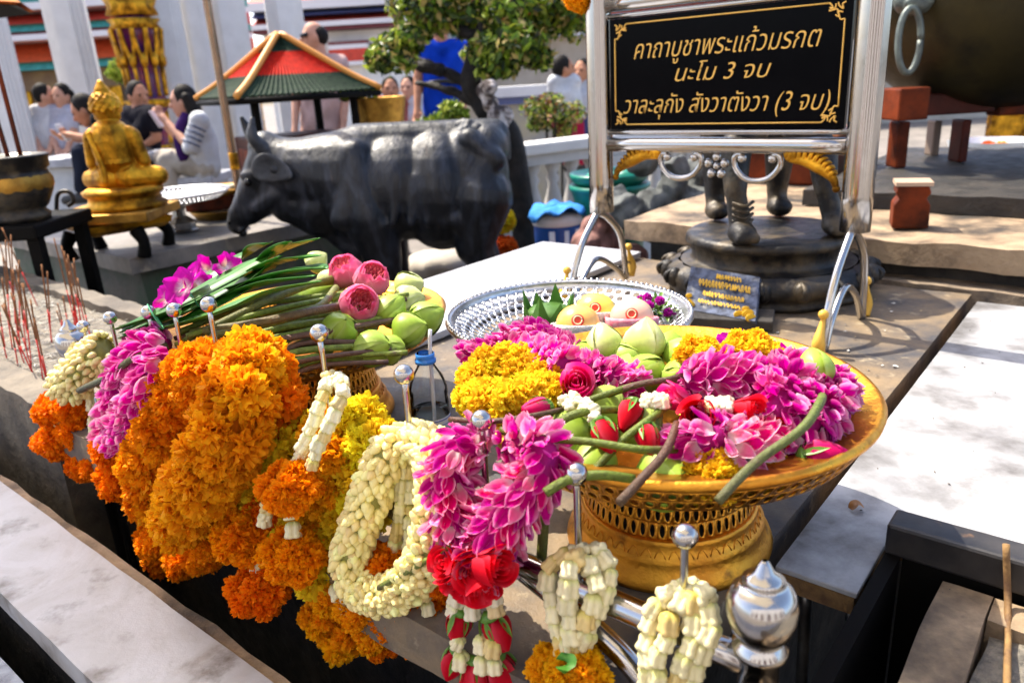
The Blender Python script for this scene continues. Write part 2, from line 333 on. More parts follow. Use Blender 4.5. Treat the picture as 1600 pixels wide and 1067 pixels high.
ORF = orchid_flower()
def patch(prof, w, off=0, nu=7, nv=8, shape=None, c0=(.5, .6, .2), c1=(.5, .6, .2), ce=None, curl=0):
    pr = np.array(prof, float); v = np.linspace(0, 1, nv); s = np.linspace(0, 1, len(pr))
    R = np.interp(v, s, pr[:, 0]); Z = np.interp(v, s, pr[:, 1]); V = []; C = []
    for j in range(nv):
        ww = w * (shape(v[j]) if shape else math.sin(math.pi * (.1 + .85 * v[j])) ** .6)
        for i in range(nu):
            u = 2 * i / (nu - 1) - 1; a = off + u * ww; r = R[j] * (1 + .05 * abs(u) ** 3) + curl * max(0, v[j] - .7) * (1 + abs(u))
            V.append([r * math.cos(a), r * math.sin(a), Z[j] - .04 * u * u * v[j]]); c = np.array(c0) * (1 - v[j]) + np.array(c1) * v[j]
            if ce is not None: e = max(0, abs(u) - .55) / .45 * .7; c = c * (1 - e) + np.array(ce) * e
            C.append(c)
    return np.array(V), grid(nu, nv), np.array(C)
BUDP = [(.06, 0), (.24, .02), (.38, .11), (.46, .27), (.47, .43), (.41, .60), (.30, .76), (.17, .89), (.03, .98)]
def lotus_unit(seed, g0=(.24, .38, .03), g1=(.36, .52, .06), ce=(.50, .62, .16)):
    r = np.random.default_rng(seed); V, Fq = lathe([(a * .96, b) for a, b in BUDP], 20); out = [(V, Fq, np.ones((len(V), 3)) * np.array(g1))]
    for k in range(6):
        f = 1.03 + .05 * (k % 3); top = r.uniform(.78, 1.0) if k > 2 else 1.0
        pr = [(a * f, b * top + (.0 if b < .5 else .01 * k)) for a, b in BUDP]
        out.append(patch(pr, .95, k * 2.1 + r.uniform(-.3, .3), c0=g0, c1=g1, ce=ce, nv=9, curl=.05 if k > 3 else 0))
    return cat_units(out)
LOT = [lotus_unit(k) for k in range(3)]; LOTW = lotus_unit(7, (.42, .56, .06), (.70, .76, .30), (.82, .85, .5))
def lotus_open():
    out = []; P1 = [(.06, 0), (.3, .05), (.5, .22), (.56, .45), (.52, .66), (.40, .84), (.34, .93)]
    for ring, (f, n, w) in enumerate([(1.04, 5, .85), (.96, 6, .75), (.87, 7, .6)]):
        for k in range(n): out.append(patch([(a * f, b * (1 + .02 * ring)) for a, b in P1], w, k * 6.283 / n + ring * .5, nv=9, c0=(.98, .58, .68), c1=(.92, .10, .32), ce=(.97, .45, .6), curl=.12 if ring == 0 else .02))
    for k in range(26):
        a = k * 2.4; r_ = .07 * math.sqrt(k) * .85; v, f, c = petal(.34, .09, .3, .1, 3, 4, (.5, .03, .08), (.6, .06, .12), (.75, .2, .2)); Rm = frame([math.cos(a), math.sin(a), .0]); Fm = np.stack([Rm[:, 0], [0, 0, 1.], Rm[:, 2]], 1)
        out.append((v @ Fm.T + [r_ * math.cos(a) * .8, r_ * math.sin(a) * .8, .60], f, c))
    return cat_units(out)
LOP = lotus_open()
def rose_unit(c0=(.5, .004, .02), c1=(.86, .008, .03), ce=(.95, .10, .16), open_=.06):
    out = []; pr = lambda f, o: [(.04, 0), (.26 * f, .08), (.36 * f, .28), (.34 * f + o * .3, .55), (.26 * f + o * .8, .82), (.20 * f + o * 1.3, .98)]
    for k in range(13):
        f = .22 + .075 * k; out.append(patch(pr(f, open_ * k / 12), 1.25 if k < 8 else 1.0, k * 2.2, nv=7, c0=c0, c1=c1, ce=ce, shape=lambda v: .75 + .25 * math.sin(3 * v)))
    return cat_units(out)
ROS = rose_unit(open_=-.09); ROSPB = rose_unit((.65, .01, .12), (.90, .01, .2), (.96, .2, .4), -.09); ROSO = rose_unit(open_=.24); ROSP = rose_unit((.65, .01, .14), (.90, .015, .24), (.96, .25, .48), .16)
def sepals():
    out = []
    for k in range(5):
        v, f, c = petal(.62, .085, .6, .0, 3, 5, (.10, .22, .02), (.14, .32, .03), (.2, .38, .06)); a = k * 1.2566
        d = np.array([math.cos(a), math.sin(a), 0]); x = np.array([-d[1], d[0], 0]); y = np.array([0, 0, .93]) + d * (.28 if k % 2 else .12); n = d * 1.0
        out.append((v @ np.stack([x, y, n]) + d * .26 + [0, 0, .02], f, c))
    V, Fq = lathe([(.02, -.12), (.14, -.1), (.28, .02), (.22, .1)], 10); out.append((V, Fq, np.ones((len(V), 3)) * [.14, .30, .04])); return cat_units(out)
SEP = sepals()
def put(mb, U, pos, axis, s, spin=0, col=(1, 1, 1)):
    V, Fq, c = U; mb.add((V * s) @ frame(axis, spin).T + np.array(pos), Fq, c * np.array(col)); return mb
def rope(mb, path, R, units, scale, gap, k, col, tilt=0., var=.12, jit=.12, taper=None, flip=1, seed=1, core=None):
    r = np.random.default_rng(seed); p = crom(path, gap) if len(path) < 60 else path; t, N, B = frames(p); m = len(p)
    Ms = [[] for _ in units]; Ts = [[] for _ in units]; Cs = [[] for _ in units]
    for i in range(m):
        ff = 1 if taper is None else np.interp(i / max(1, m - 1), np.linspace(0, 1, len(taper)), taper)
        for j in range(k):
            a = (j + .5 * (i % 2) + r.normal(0, jit)) * 2 * math.pi / k; o = N[i] * math.cos(a) + B[i] * math.sin(a)
            pos = p[i] + o * R * ff * (1 + r.normal(0, .06)) + t[i] * r.normal(0, jit) * gap; q = r.integers(len(units)); s = scale * r.uniform(.88, 1.14)
            if tilt == 'petal':                  # petals lie like scales, tips along the rope and lifted outward
                y = nrm(t[i] * flip + o * r.uniform(.25, .8) + r.normal(0, .2, 3)); z = nrm(o - (o @ y) * y); x = np.cross(y, z); Mx = np.stack([x, y, z], 1)
            else: Mx = frame(nrm(o + t[i] * tilt + r.normal(0, jit, 3)), r.uniform(0, 6.28))
            Ms[q].append(Mx * s); Ts[q].append(pos); h = 1 + r.normal(0, var); Cs[q].append(np.array(col) * np.array([min(1.1, h * .5 + .5), h, h]))
    for q, u in enumerate(units):
        if Ms[q]: mb.inst(u, np.array(Ms[q]), np.array(Ts[q]), np.array(Cs[q]))
    if core is not None:
        rr = R * .95 * (np.array(taper) if taper is not None else 1.); V, Fq = tube(p, rr, 12, raw=True); mb.add(V, Fq, core)
    return mb
ORANGE = (1.0, .42, .008); DEEP = (1, .25, .004); YEL = (1.0, .78, .03)
def mari(path, R, head, col, seed=1, k=None, taper=None):
    mb = MB(); kk = max(5, int(2 * math.pi * (R - head * .3) / (head * 1.5))); rope(mb, path, max(.003, R - head * .72), POM, head, head * 1.28, kk, col, seed=seed, taper=taper, core=(col[0] * .8, col[1] * .45, .003)); return mb
def jasm(path, R, s, seed=1, col=(.95, .83, .38)): 
    mb = MB(); rope(mb, path, R - s * .3, [JAS], s, s * .78, max(5, int(2 * math.pi * R / (s * .84))), col, tilt=.75, var=.10, jit=.24, seed=seed, core=(.30, .29, .08)); return mb
def orchidrope(path, R, s, seed=1, flip=1, units=None, k=6, col=(1, 1, 1)):
    mb = MB(); rope(mb, path, R, units or ORC, s, s * .30, k + 2, col, tilt='petal', var=.12, seed=seed, flip=flip, core=(.55, .03, .32)); return mb
def strand(mb, path, s, col=(.92, .84, .52), seed=1):   # crown flowers threaded one into the next
    r = np.random.default_rng(seed); p = crom(path, s * .80); t, _, _ = frames(p)
    for i in range(len(p)): put(mb, CRN, p[i] + r.normal(0, .05, 3) * s, t[i] + r.normal(0, .17, 3), s * r.uniform(.84, 1.12), r.uniform(0, 6), np.array(col) * r.uniform(.86, 1.05) * ((1, 1, 1) if r.uniform() > .18 else (.88, .74, .5)))
    return mb
def poms(lst, col, seed=1):
    mb = MB(); r = np.random.default_rng(seed)
    for pos, s in lst: put(mb, POMF[r.integers(2)], pos, r.normal(0, 1, 3), s, r.uniform(0, 6), np.array(col) * [1, r.uniform(.85, 1.15), 1])
    return mb
def puff(c, R, head, col, seed=1, n=9, sq=.75):        # one fat marigold made of several frilled heads
    mb = MB(); r = np.random.default_rng(seed)
    for i in range(n):
        z = 1 - 2 * (i + .5) / n; a = i * 2.4; d = np.array([math.cos(a) * math.sqrt(1 - z * z), math.sin(a) * math.sqrt(1 - z * z), z])
        put(mb, POM[i % 3], np.array(c) + d * [1, 1, sq] * (R - head * .5), d + r.normal(0, .15, 3), head * r.uniform(.9, 1.1), r.uniform(0, 6), np.array(col) * [1, r.uniform(.88, 1.12), 1])
    V, Fq = sph(c, (R * .8, R * .8, R * .8 * sq)); mb.add(V, Fq, dark(col, .75)); return mb
def stemcol(mb, pts, r, ca=(.16, .24, .03), cb=(.24, .3, .05), n=8, step=.01):
    V, Fq = tube(pts, r, n, step=step); w = np.linspace(0, 1, len(V))[:, None]; mb.add(V, Fq, np.array(ca) * (1 - w) + np.array(cb) * w); return mb
def blade(pts, w, c0=(.03, .13, .012), c1=(.10, .30, .03), mb=None, up=(0, 0, 1)):
    p = crom(pts, n=18); t, _, _ = frames(p); mb = mb or MB(); V = []; C = []
    for i in range(len(p)):
        s = nrm(np.cross(t[i], up)); nn = np.cross(s, t[i]); ww = w * math.sin(math.pi * min(1, .14 + .84 * (i / 17))) ** .7
        for u in (-1, -.5, 0, .5, 1): V.append(p[i] + s * u * ww + nn * abs(u) * ww * .35); C.append(np.array(c0) * (1 - abs(u) * .3) + np.array(c1) * (abs(u) * .3 + i / 40))
    mb.add(np.array(V), grid(5, 18), np.array(C)); return mb
def stamp(s, size, shear=0, bold=0):                    # lettering from the built-in font, as mesh
    cu = bpy.data.curves.new('t', 'FONT'); cu.body = s; cu.size = size; cu.shear = shear; cu.offset = bold; cu.align_x = 'CENTER'; cu.align_y = 'CENTER'; cu.extrude = .0006; cu.resolution_u = 4
    o = bpy.data.objects.new('t', cu); COL.objects.link(o); dg = bpy.context.evaluated_depsgraph_get(); me = bpy.data.meshes.new_from_object(o.evaluated_get(dg))
    V = np.array([v.co[:] for v in me.vertices]) if len(me.vertices) else np.zeros((0, 3)); Fp = [list(p.vertices) for p in me.polygons]
    bpy.data.objects.remove(o); bpy.data.curves.remove(cu); bpy.data.meshes.remove(me); return V, Fp
# ================================================================ ground and stone furniture
def st(o): o['kind'] = 'structure'; return o
st(one('ground', MB().add(*wbox(-60, 60, -20, 90, -.2, 0)), M['pave'], None, None, smooth=False))
st(one('shrine_floor', MB().add(*abox(-6, 3, -1.2, 4.2, .004, .10)), M['floor_dark'], None, None, smooth=False))
def nb(mb, amp, sc=7., seed=0):                    # uneven stone: displace by a few sines
    r = np.random.default_rng(seed); V = mb.V(); d = np.zeros(V.shape)
    for k in range(7):
        w = r.normal(0, 1, 3) * sc * (1 + k * .5); d += np.sin(V @ w + r.uniform(0, 6))[:, None] * r.normal(0, 1, 3) / (1 + .45 * k)
    o = MB(); o.v = [V + d * amp * .35]; o.q = mb.q; o.t = mb.t; o.p = mb.p; o.c = mb.c; o.n = mb.n; o.hc = mb.hc; return o
def slabv(a0, a1, b0, b1, z0, z1, k=.05):            # a box cut into a grid so that its edges can be worn
    def axis(x0, x1): return np.linspace(x0, x1, max(2, min(60, int((x1 - x0) / k) + 2)))
    A, B, Z = axis(a0, a1), axis(b0, b1), axis(z0, z1); mb = MB()
    def face(f, U, Vv): uu, vv = np.meshgrid(U, Vv); mb.add(np.array([f(x, y) for x, y in zip(uu.ravel(), vv.ravel())]) @ MAB, grid(len(U), len(Vv)))
    face(lambda x, y: (x, y, z1), A, B); face(lambda x, y: (x, y, z0), A[::-1], B); face(lambda x, y: (x, b0, y), A, Z); face(lambda x, y: (x, b1, y), A[::-1], Z)
    face(lambda x, y: (a0, x, y), B[::-1], Z); face(lambda x, y: (a1, x, y), B, Z); return mb
tb = T('offering_table', 'long dark stone altar table carrying the two gold trays and the silver tray', 'table', AB(-.9, 1.2, 0))
part('tabletop', nb(slabv(-1.545, -.285, .45, 2.05, .79, .85, .04), .0022, 14), M['stone'], tb)
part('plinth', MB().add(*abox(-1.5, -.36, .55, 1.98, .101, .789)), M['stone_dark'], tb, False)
o = one('marble_slab', MB().add(*abox(-1.56, -1.18, .80, 2.045, .854, .872)), M['marble'], 'pale marble slab lying on the altar table behind the left gold tray, under the left foot of the sign', 'slab', smooth=False, bevel=.003)
mt = T('marble_bench', 'bright white marble side table with rusty front edge, right of the orchid tray', 'side table', AB(.05, 1.4, 0))
LP = lambda s, z0, z1: MB().add(*prism(np.array([(-.262 + s, .757 + s), (-.172 - s, .757 + s), (-.172 - s, .890 + s), (.42 - s, .890 + s), (.42 - s, 1.985 - s), (-.262 + s, 1.985 - s)]) @ MAB[:2, :2], z1 - z0, np.eye(3), (0, 0, (z0 + z1) / 2)))
part('marble_top', LP(0, .846, .853), M['marble_b'], mt, False, bevel=.0015)
part('rusty_frame', LP(.003, .822, .8455), M['rust'], mt, False)
for a, w in ((-.235, .008), (-.185, .005)):
    part('leg', MB().add(*tube([AB(a, .79, .821), AB(a + .003, .795, .6), AB(a - (.02 if w < .006 else .0), .78, .45), AB(a - .02, .77, .101)], w, 8)), M['steel_dull'], mt)
for bb in (1.9,): part('leg', MB().add(*tube([AB(.3, bb, .821), AB(.3, bb, .101)], .012, 8)), M['steel_dull'], mt)
# the trough of ash at the left
tr = T('ash_trough', 'old stone trough filled with grey ash and sand for joss sticks, at the left edge', 'trough', AB(-2.4, .7, 0))
for q in ((-3.9, -1.571, .466, .535, .101, .85), (-3.9, -1.571, .885, .95, .101, .85), (-1.635, -1.572, .5355, .8845, .101, .849), (-3.9, -3.84, .5355, .8845, .101, .849)):
    part('trough_wall', nb(slabv(*q, .035), .004, 16, 3), M['trough'], tr)
sd = nb(slabv(-3.839, -1.636, .536, .884, .70, .826, .02), .006, 22, 4); part('sand_bed', sd, M['sand'], tr)
# the marble ledge in the foreground
lg = T('marble_ledge', 'worn white marble ledge with a chipped edge, bottom left foreground', 'ledge', AB(-1.5, .3, 0))
part('coping', nb(slabv(-3.6, .9, .232, .36, .715, .75, .03), .0016, 25, 6), M['marble_old'], lg, bevel=0)
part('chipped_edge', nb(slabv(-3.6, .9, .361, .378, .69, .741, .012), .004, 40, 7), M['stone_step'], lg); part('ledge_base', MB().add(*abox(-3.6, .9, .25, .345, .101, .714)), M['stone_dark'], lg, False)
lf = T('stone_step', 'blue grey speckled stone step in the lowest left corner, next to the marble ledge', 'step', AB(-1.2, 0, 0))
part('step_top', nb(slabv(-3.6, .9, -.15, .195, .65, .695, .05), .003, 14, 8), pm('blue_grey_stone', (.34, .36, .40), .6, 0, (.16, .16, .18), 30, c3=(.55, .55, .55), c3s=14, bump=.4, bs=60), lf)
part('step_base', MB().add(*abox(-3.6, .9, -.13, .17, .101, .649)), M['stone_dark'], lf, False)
# stone steps behind the sign
sp = T('stone_dais', 'weathered beige stone dais with a rough front edge, behind the bronze pedestal', 'dais', AB(-.3, 3, 0))
part('upper_slab', nb(slabv(-1.27, 1.2, 2.09, 3.9, .895, .955, .05), .012, 9, 11), M['stone_step'], sp)
part('lower_step', nb(slabv(-.62, 1.2, 2.065, 2.5, .80, .858, .03), .008, 16, 12), M['stone_rough'], sp)
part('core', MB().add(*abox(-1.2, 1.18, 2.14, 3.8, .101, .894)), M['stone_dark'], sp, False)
# black metal frame and the stone basin in it, bottom right
fr = T('metal_table', 'black square metal table frame standing over the stone basin, bottom right corner', 'table', AB(0, .8, 0))
part('top_bar', MB().add(*abox(-.168, .6, .842, .884, .857, .897)), M['black_metal'], fr, False, bevel=.004)
part('side_panel', MB().add(*abox(-.166, -.150, .55, .841, .101, .860)), M['wood_black'], fr, False)
part('back_panel', MB().add(*abox(-.149, .6, .850, .856, .101, .856)), M['wood_black'], fr, False)
bs = T('stone_basin', 'sandy stone basin holding pale gravel and ash, in the lower right corner', 'basin', AB(.1, .6, 0))
part('basin_rim', nb(slabv(-.105, -.055, .30, .838, .60, .850, .02), .003, 18, 14), M['stone_step'], bs)
part('basin_rim', nb(slabv(-.0549, .55, .795, .838, .60, .848, .03), .003, 18, 15), M['stone_step'], bs)
part('gravel_bed', nb(slabv(-.0545, .55, .30, .7945, .58, .832, .015), .007, 26, 16), M['sand'], bs)
part('basin_base', MB().add(*abox(-.09, .55, .31, .82, .101, .579)), M['stone_dark'], bs, False)
one('rusty_rod', MB().add(*tube([P(1572, 850, .915), P(1575, 960, .848), P(1573, 1090, .848)], .0035, 8)), M['rust'], 'thin rusty metal rod leaning on the black table frame over the gravel basin', 'rod')
# ================================================================ peg rail
rl = T('peg_rail', 'polished steel rail with ball topped pegs, carrying the flower garlands', 'rail', AB(-.815, .5, .101))
part('rail_tube', MB().add(*tube([AB(-1.449, .5, .94), AB(-.181, .5, .94)], .0125, 20, k=24)), M['steel'], rl)
FIN = [(.002, .050), (.004, .048), (.0075, .041), (.0125, .0355), (.0165, .033), (.013, .030), (.018, .028), (.0245, .022), (.0275, .012), (.0275, .002), (.024, -.012), (.016, -.021), (.017, -.024), (.022, -.028), (.022, -.034), (.0165, -.038), (.0165, -.07)]
for a in (-1.449, -.181):
    f = part('finial', MB().add(*lathe(FIN, 36, AB(a, .5, .99))), M['steel'], rl)
    part('post', MB().add(*tube([AB(a, .5, .927), AB(a, .5, .102)], .0155, 20)), M['steel'], rl)
    s = 1 if a < -1 else -1
    part('brace', MB().add(*tube([AB(a + s * .25, .5, .935), AB(a + s * .16, .5, .902), AB(a + s * .11, .5, .872), AB(a + s * .04, .5, .80), AB(a + s * .004, .5, .70)], .011, 16)), M['steel'], rl)
PEGS = [(-1.381, 1.038), (-1.264, 1.071), (-1.124, 1.101), (-1.043, 1.116), (-.944, 1.138), (-.708, 1.137), (-.571, 1.114), (-.466, 1.087), (-.355, 1.062), (-.248, 1.037)]
pg0 = bl0 = None
for a, z in PEGS:
    p = part('peg', MB().add(*tube([AB(a, .5, .945), AB(a, .5, z)], .0034, 12)), M['steel'], rl)
    b = bpy.data.objects.new('ball', bl0) if bl0 else None
    mb = MB().add(*sph(AB(a, .5, z), .0108, 24, 16)); part('ball', mb, M['steel'], p)
# ================================================================ trays
def tray(name, label, cx, cy, zr, R, mat, H, silver=False):
    t = T(name, label, 'tray', (cx, cy, zr - H)); c = (cx, cy, zr); k = R / .243
    rim = [(R - .001, -.006), (R + .002, -.003), (R + .003, .001), (R, .0045), (R - .004, .0045), (R - .007, .002)] if not silver else [(R - .001, -.005), (R + .002, 0), (R, .004), (R - .006, .0045), (R - .009, .002)]
    rw = .199 * k if not silver else R - .014
    rim += [(rw + .012, -.002), (rw, -.006)]
    rim = lathe([(a, b) for a, b in rim], 120, c); part('rim', MB().add(*rim), mat, t, solid=.0012)
    fl = .163 * k
    if silver:
        w = pierced(rw, -.006, fl, -.04, 60, 4, c, .36)
        bd = MB()
        for i in range(110): a = i * 2 * math.pi / 110; bd.add(*sph((cx + (R - .002) * math.cos(a), cy + (R - .002) * math.sin(a), zr + .0055), .0034, 7, 5))
        part('beading', bd, mat, t)
    else: w = pierced(rw, -.006, fl, -.042, 120, 3, c, .30, .36)
    part('pierced_wall', w, mat, t, solid=.0012)
    part('floor', MB().add(*lathe([(fl + .0005, -.042), (fl - .01, -.044), (.002, -.044)], 96, c)), mat, t, solid=.001)
    if not silver:
        part('apron', pierced(R - .002, -.0065, R * .905, -.036, 96, 2, c, .30, .33), mat, t, solid=.0015)
        part('bowl_base', MB().add(*lathe([(R * .905, -.036), (R * .86, -.043), (.165 * k, -.046), (.12 * k, -.049), (.09 * k, -.05)], 80, c)), mat, t, solid=.001)
    hs = H - .05; r0 = .095 * k
    part('stand_collar', MB().add(*lathe([(r0 * 1.0, -.049), (r0, -.052), (r0 * 1.03, -.05 - hs * .22)], 80, c)), mat, t, solid=.0012)
    part('stand_band', pierced(r0 * 1.03, -.05 - hs * .22, r0 * 1.14, -.05 - hs * .62, 58, 3, c, .26, .40), mat, t, solid=.0015)
    q = lambda f: -.05 - hs * f
    part('stand', MB().add(*lathe([(r0 * 1.14, q(.62)), (r0 * 1.19, q(.64)), (r0 * 1.18, q(.67)), (r0 * 1.23, q(.76)), (r0 * 1.28, q(.78)), (r0 * 1.26, q(.81)), (r0 * 1.33, q(.88)), (r0 * 1.37, q(.92)), (r0 * 1.40, q(.97)), (r0 * 1.40, q(.9995)), (r0 * 1.33, q(.9995)), (r0 * 1.3, q(.93))], 80, c)), mat, t, solid=.0012)
    emb = MB()                                       # a row of stamped arches round the stand
    for i in range(44):
        a = i * 2 * math.pi / 44; r = r0 * 1.195; pts = []
        for u in np.linspace(-1, 1, 7): aa = a + u * .055; h = q(.755) + (1 - abs(u) ** 2.2) * hs * .06; rr = r0 * (1.18 + (-.05 - h - hs * .67) / hs * .56) + .0008; pts.append((cx + rr * math.cos(aa), cy + rr * math.sin(aa), zr + h))
        emb.add(*tube(pts, .0007, 5, raw=True))
    part('stamped_arches', emb, mat, t); return t
GC = AB(-.397, .752, 1.045); LC = AB(-1.088, .752, 1.03); SVC = AB(-.724, 1.011, 1.02)
tray('gold_tray', 'gold pedestal tray piled with orchids, marigolds and lotus, in front of the silver tray', GC[0], GC[1], 1.045, .228, M['gold'], .193)
tray('gold_tray', 'round gold pedestal tray heaped with green lotus stems and pink lotuses, behind the orange garland', LC[0], LC[1], 1.03, .234, M['gold'], .18)
tray('silver_tray', 'round silver openwork tray with beaded rim, holding fruit and banana leaf cups', SVC[0], SVC[1], 1.02, .205, M['silver'], .17, True)
# ================================================================ the sign on its stand
sg = T('sign_stand', 'black and gold Thai notice board in a polished steel stand with arched legs', 'sign', AB(-.75, 1.63, .85))
BP = 1.63
for a, bt in ((-1.053, 1.071), (-.447, 1.068)):
    part('post', MB().add(*tube([AB(a, BP, bt), AB(a, BP, 1.64)], .030, 28)), M['steel'], sg)
    part('post_cap', MB().add(*sph(AB(a, BP, 1.645), (.031, .031, .02), 24, 12)), M['steel'], sg)
    zf = .873 if a < -1 else .851
    bf, bb = 1.485, 1.745
    part('leg', MB().add(*tube([AB(a, bf, zf), AB(a, bf + .012, .93), AB(a, bf + .05, 1.0), AB(a, bf + .10, 1.05), AB(a, 1.615, 1.069), AB(a, 1.66, 1.05), AB(a, 1.715, 1.0), AB(a, bb - .01, .93), AB(a, bb, zf)], .0085, 14)), M['steel'], sg)
    part('leg_brace', MB().add(*tube([AB(a, bf + .01, zf), AB(a, bf + .05, .915), AB(a, 1.60, .955), AB(a, 1.68, .92), AB(a, bb - .004, zf)], .0075, 14)), M['steel'], sg)
    for b_, s in ((bf, -1), (bb, 1)):
        if a < -1 and s > 0:
            part('scroll', MB().add(*tube([AB(a, bb, .92), AB(a, bb + .03, .90), AB(a, bb + .028, .868 + .005), AB(a, bb + .005, .885)], .004, 8)), M['steel'], sg)
        o = MB(); o.add(*tube([AB(a, b_ + s * .022, zf), AB(a, b_ + s * .03, zf + .03), AB(a, b_ + s * .018, zf + .06), AB(a, b_ + s * .012, zf + .075)], [.011, .013, .008, .004], 10)); o.add(*sph(AB(a, b_ + s * .013, zf + .082), .010))
        part('gold_ornament', o, M['giltpaint'], sg)
for z, r in ((1.235, .017), (1.545, .017), (1.263, .006), (1.519, .006)):
    part('crossbar', MB().add(*tube([AB(-1.024, BP, z), AB(-.476, BP, z)], r, 18)), M['steel'], sg)
part('board', MB().add(*abox(-1.018, -.482, BP - .006, BP + .006, 1.2695, 1.5125)), M['panel'], sg, False)
GL = pm('gold_lettering', (.80, .47, .10), .45, .15)
def onboard(V, a, z, w=None, h=None):                  # lay flat lettering on the board's face
    V = np.array(V); V[:, :2] -= (V[:, :2].max(0) + V[:, :2].min(0)) / 2
    if w: V[:, 0] *= w / (V[:, 0].max() - V[:, 0].min())
    if h: V[:, 1] *= h / (V[:, 1].max() - V[:, 1].min())
    return np.stack([V[:, 0] + a, BP - .0068 - V[:, 2], V[:, 1] + z], 1) @ MAB
def bpos(px, py): p = PB(px, py, BP - .006); return p @ E1, p[2]
for s, x0, x1, y, h in (('คาถาบูชาพระแก้วมรกต', (987, 78), (1289, 62), 0, .062), ('นะโม 3 จบ', (1053, 112), (1208, 105), 0, .040), ('วาละลุกัง สังวาตังวา (3 จบ)', (970, 168), (1303, 160), 0, .056)):
    l = bpos(*x0); r = bpos(*x1); V, Fp = stamp(s, .05, .32, -.0004)
    part('lettering', MB().add(onboard(V, (l[0] + r[0]) / 2, (l[1] + r[1]) / 2, (r[0] - l[0]) * .97, h), Fp), GL, sg, False)
bd = MB(); A0, A1, Z0, Z1 = -1.004, -.496, 1.2815, 1.5005
def ln(p, r=.0017): bd.add(*tube([AB(x, BP - .0075, z) for x, z in p], r, 6))
ln([(A0 + .03, Z1), (A1 - .03, Z1)]); ln([(A0 + .03, Z0), (A1 - .03, Z0)]); ln([(A0, Z0 + .03), (A0, Z1 - .03)]); ln([(A1, Z0 + .03), (A1, Z1 - .03)])
for sx, x in ((1, A0), (-1, A1)):
    for sz, z in ((1, Z0), (-1, Z1)):
        Q = lambda l: [(x + sx * u, z + sz * v) for u, v in l]
        ln(Q([(.03, 0), (.024, .008), (.03, .014), (.016, .012), (.012, .02), (.008, .03), (0, .03)])); ln(Q([(.004, .018), (.014, .016), (.01, .026), (.018, .022)])); ln(Q([(.0, .0), (.006, .004), (.004, .012), (.012, .006), (.014, .0)])); ln(Q([(.018, .002), (.02, .01), (.03, .008)]))
part('border', bd, GL, sg)
for c0, c1 in (((1030, 232), (1094, 230)), ((1146, 233), (1219, 231))):
    a0, z = bpos(*c0); a1, _ = bpos(*c1); m = (a0 + a1) / 2; w = (a1 - a0) / 2; zz = 1.21
    pts = [(m - w * .62, zz - .006), (m - w * .75, zz + .006), (m - w * .98, zz), (m - w * .95, zz - .02), (m - w * .55, zz - .043), (m, zz - .05), (m + w * .55, zz - .043), (m + w * .95, zz - .02), (m + w * .98, zz), (m + w * .75, zz + .006), (m + w * .62, zz - .006)]
    o = MB().add(*tube([AB(x, BP, y) for x, y in pts], .0065, 12))
    for s in (-1, 1): o.add(*sph(AB(m + s * w * .66, BP, zz - .002), .010))
    part('hanging_scroll', o, M['steel'], sg)
a, z = bpos(1118, 245); o = MB().add(*sph(AB(a, BP, 1.19), .008))
for k in range(5): an = k * 1.2566 + 1.57; o.add(*sph(AB(a + .02 * math.cos(an), BP, 1.19 + .02 * math.sin(an)), (.010, .010, .010)))
part('rosette', o, M['steel'], sg)
for s, pts in ((1, ((1030, 232), (1026, 244), (1005, 243), (985, 252), (965, 265), (960, 277))), (-1, ((1225, 236), (1232, 248), (1258, 252), (1285, 266), (1300, 280), (1305, 296)))):
    q = [bpos(*p) for p in pts]; o = MB().add(*tube([AB(x, BP, y) for x, y in q], [.005, .009, .013, .014, .010, .006], 10))
    for k in range(0): x, y = q[min(5, 1 + k)]; o.add(*tube([AB(x, BP, y), AB(x + s * .004, BP - .003, y + .02 - .003 * k), AB(x + s * .012, BP - .004, y + .026 - .003 * k)], [.008, .006, .002], 8))
    cr = crom([AB(x, BP, y) for x, y in q], n=15)
    for k in range(1, 12):
        tv = nrm(cr[min(14, k + 1)] - cr[k - 1]); upv = nrm(np.cross(tv, E2)) * (1 if s > 0 else -1); upv = upv if upv[2] > 0 else -upv; L = .020 * math.sin(math.pi * k / 12) + .006
        for w_ in (-.6, .6): o.add(*tube([cr[k] + E2 * w_ * .008, cr[k] + upv * L * .7 + E2 * w_ * .012 - tv * s * 0, cr[k] + upv * L + tv * .008], [.0065, .0055, .0015], 7))
    o.add(*sph(cr[0], .008)); o.add(*sph(cr[-1], .008)); part('acanthus_bracket', o, M['gilt'], sg)
o = MB()
one('marigold', puff(PB(910, -8, BP - .012), .034, .026, ORANGE, 3, 11), M['petal'], 'orange marigold bloom tied to the top of the left sign post', 'flower')
# ================================================================ bronze pedestal and the beast standing on it
pc = AB(-.73, 1.9, .8515); bz = T('bronze_statue', 'dark bronze statue of a beast on a round lotus pedestal, mostly hidden behind the sign', 'statue', pc)
part('pedestal', MB().add(*lathe([(.001, .149), (.10, .152), (.13, .149), (.19, .150), (.202, .144), (.204, .128), (.190, .122), (.186, .088), (.192, .082), (.215, .078)], 64, pc)), M['bronze'], bz)
part('lotus_base', MB().add(*lathe([(.215, .078), (.24, .066), (.25, .048), (.243, .03), (.225, .018), (.235, .012), (.236, 0), (.1, 0)], 96, pc, mod=lambda a: 1 + .035 * np.abs(np.sin(9 * a)))), M['bronze'], bz)
for k in range(18): pt = MB(); an = k * 6.2832 / 18 + .17; d = np.array([math.cos(an), math.sin(an), 0]); pt.add(*sph(pc + d * .248 + [0, 0, .05], (.022, .022, .026), 10, 8)); pt.add(*tube([pc + d * .252 + [0, 0, .07], pc + d * .272 + [0, 0, .058], pc + d * .266 + [0, 0, .04]], .007, 6)); part('scroll', pt, M['bronze'], bz)
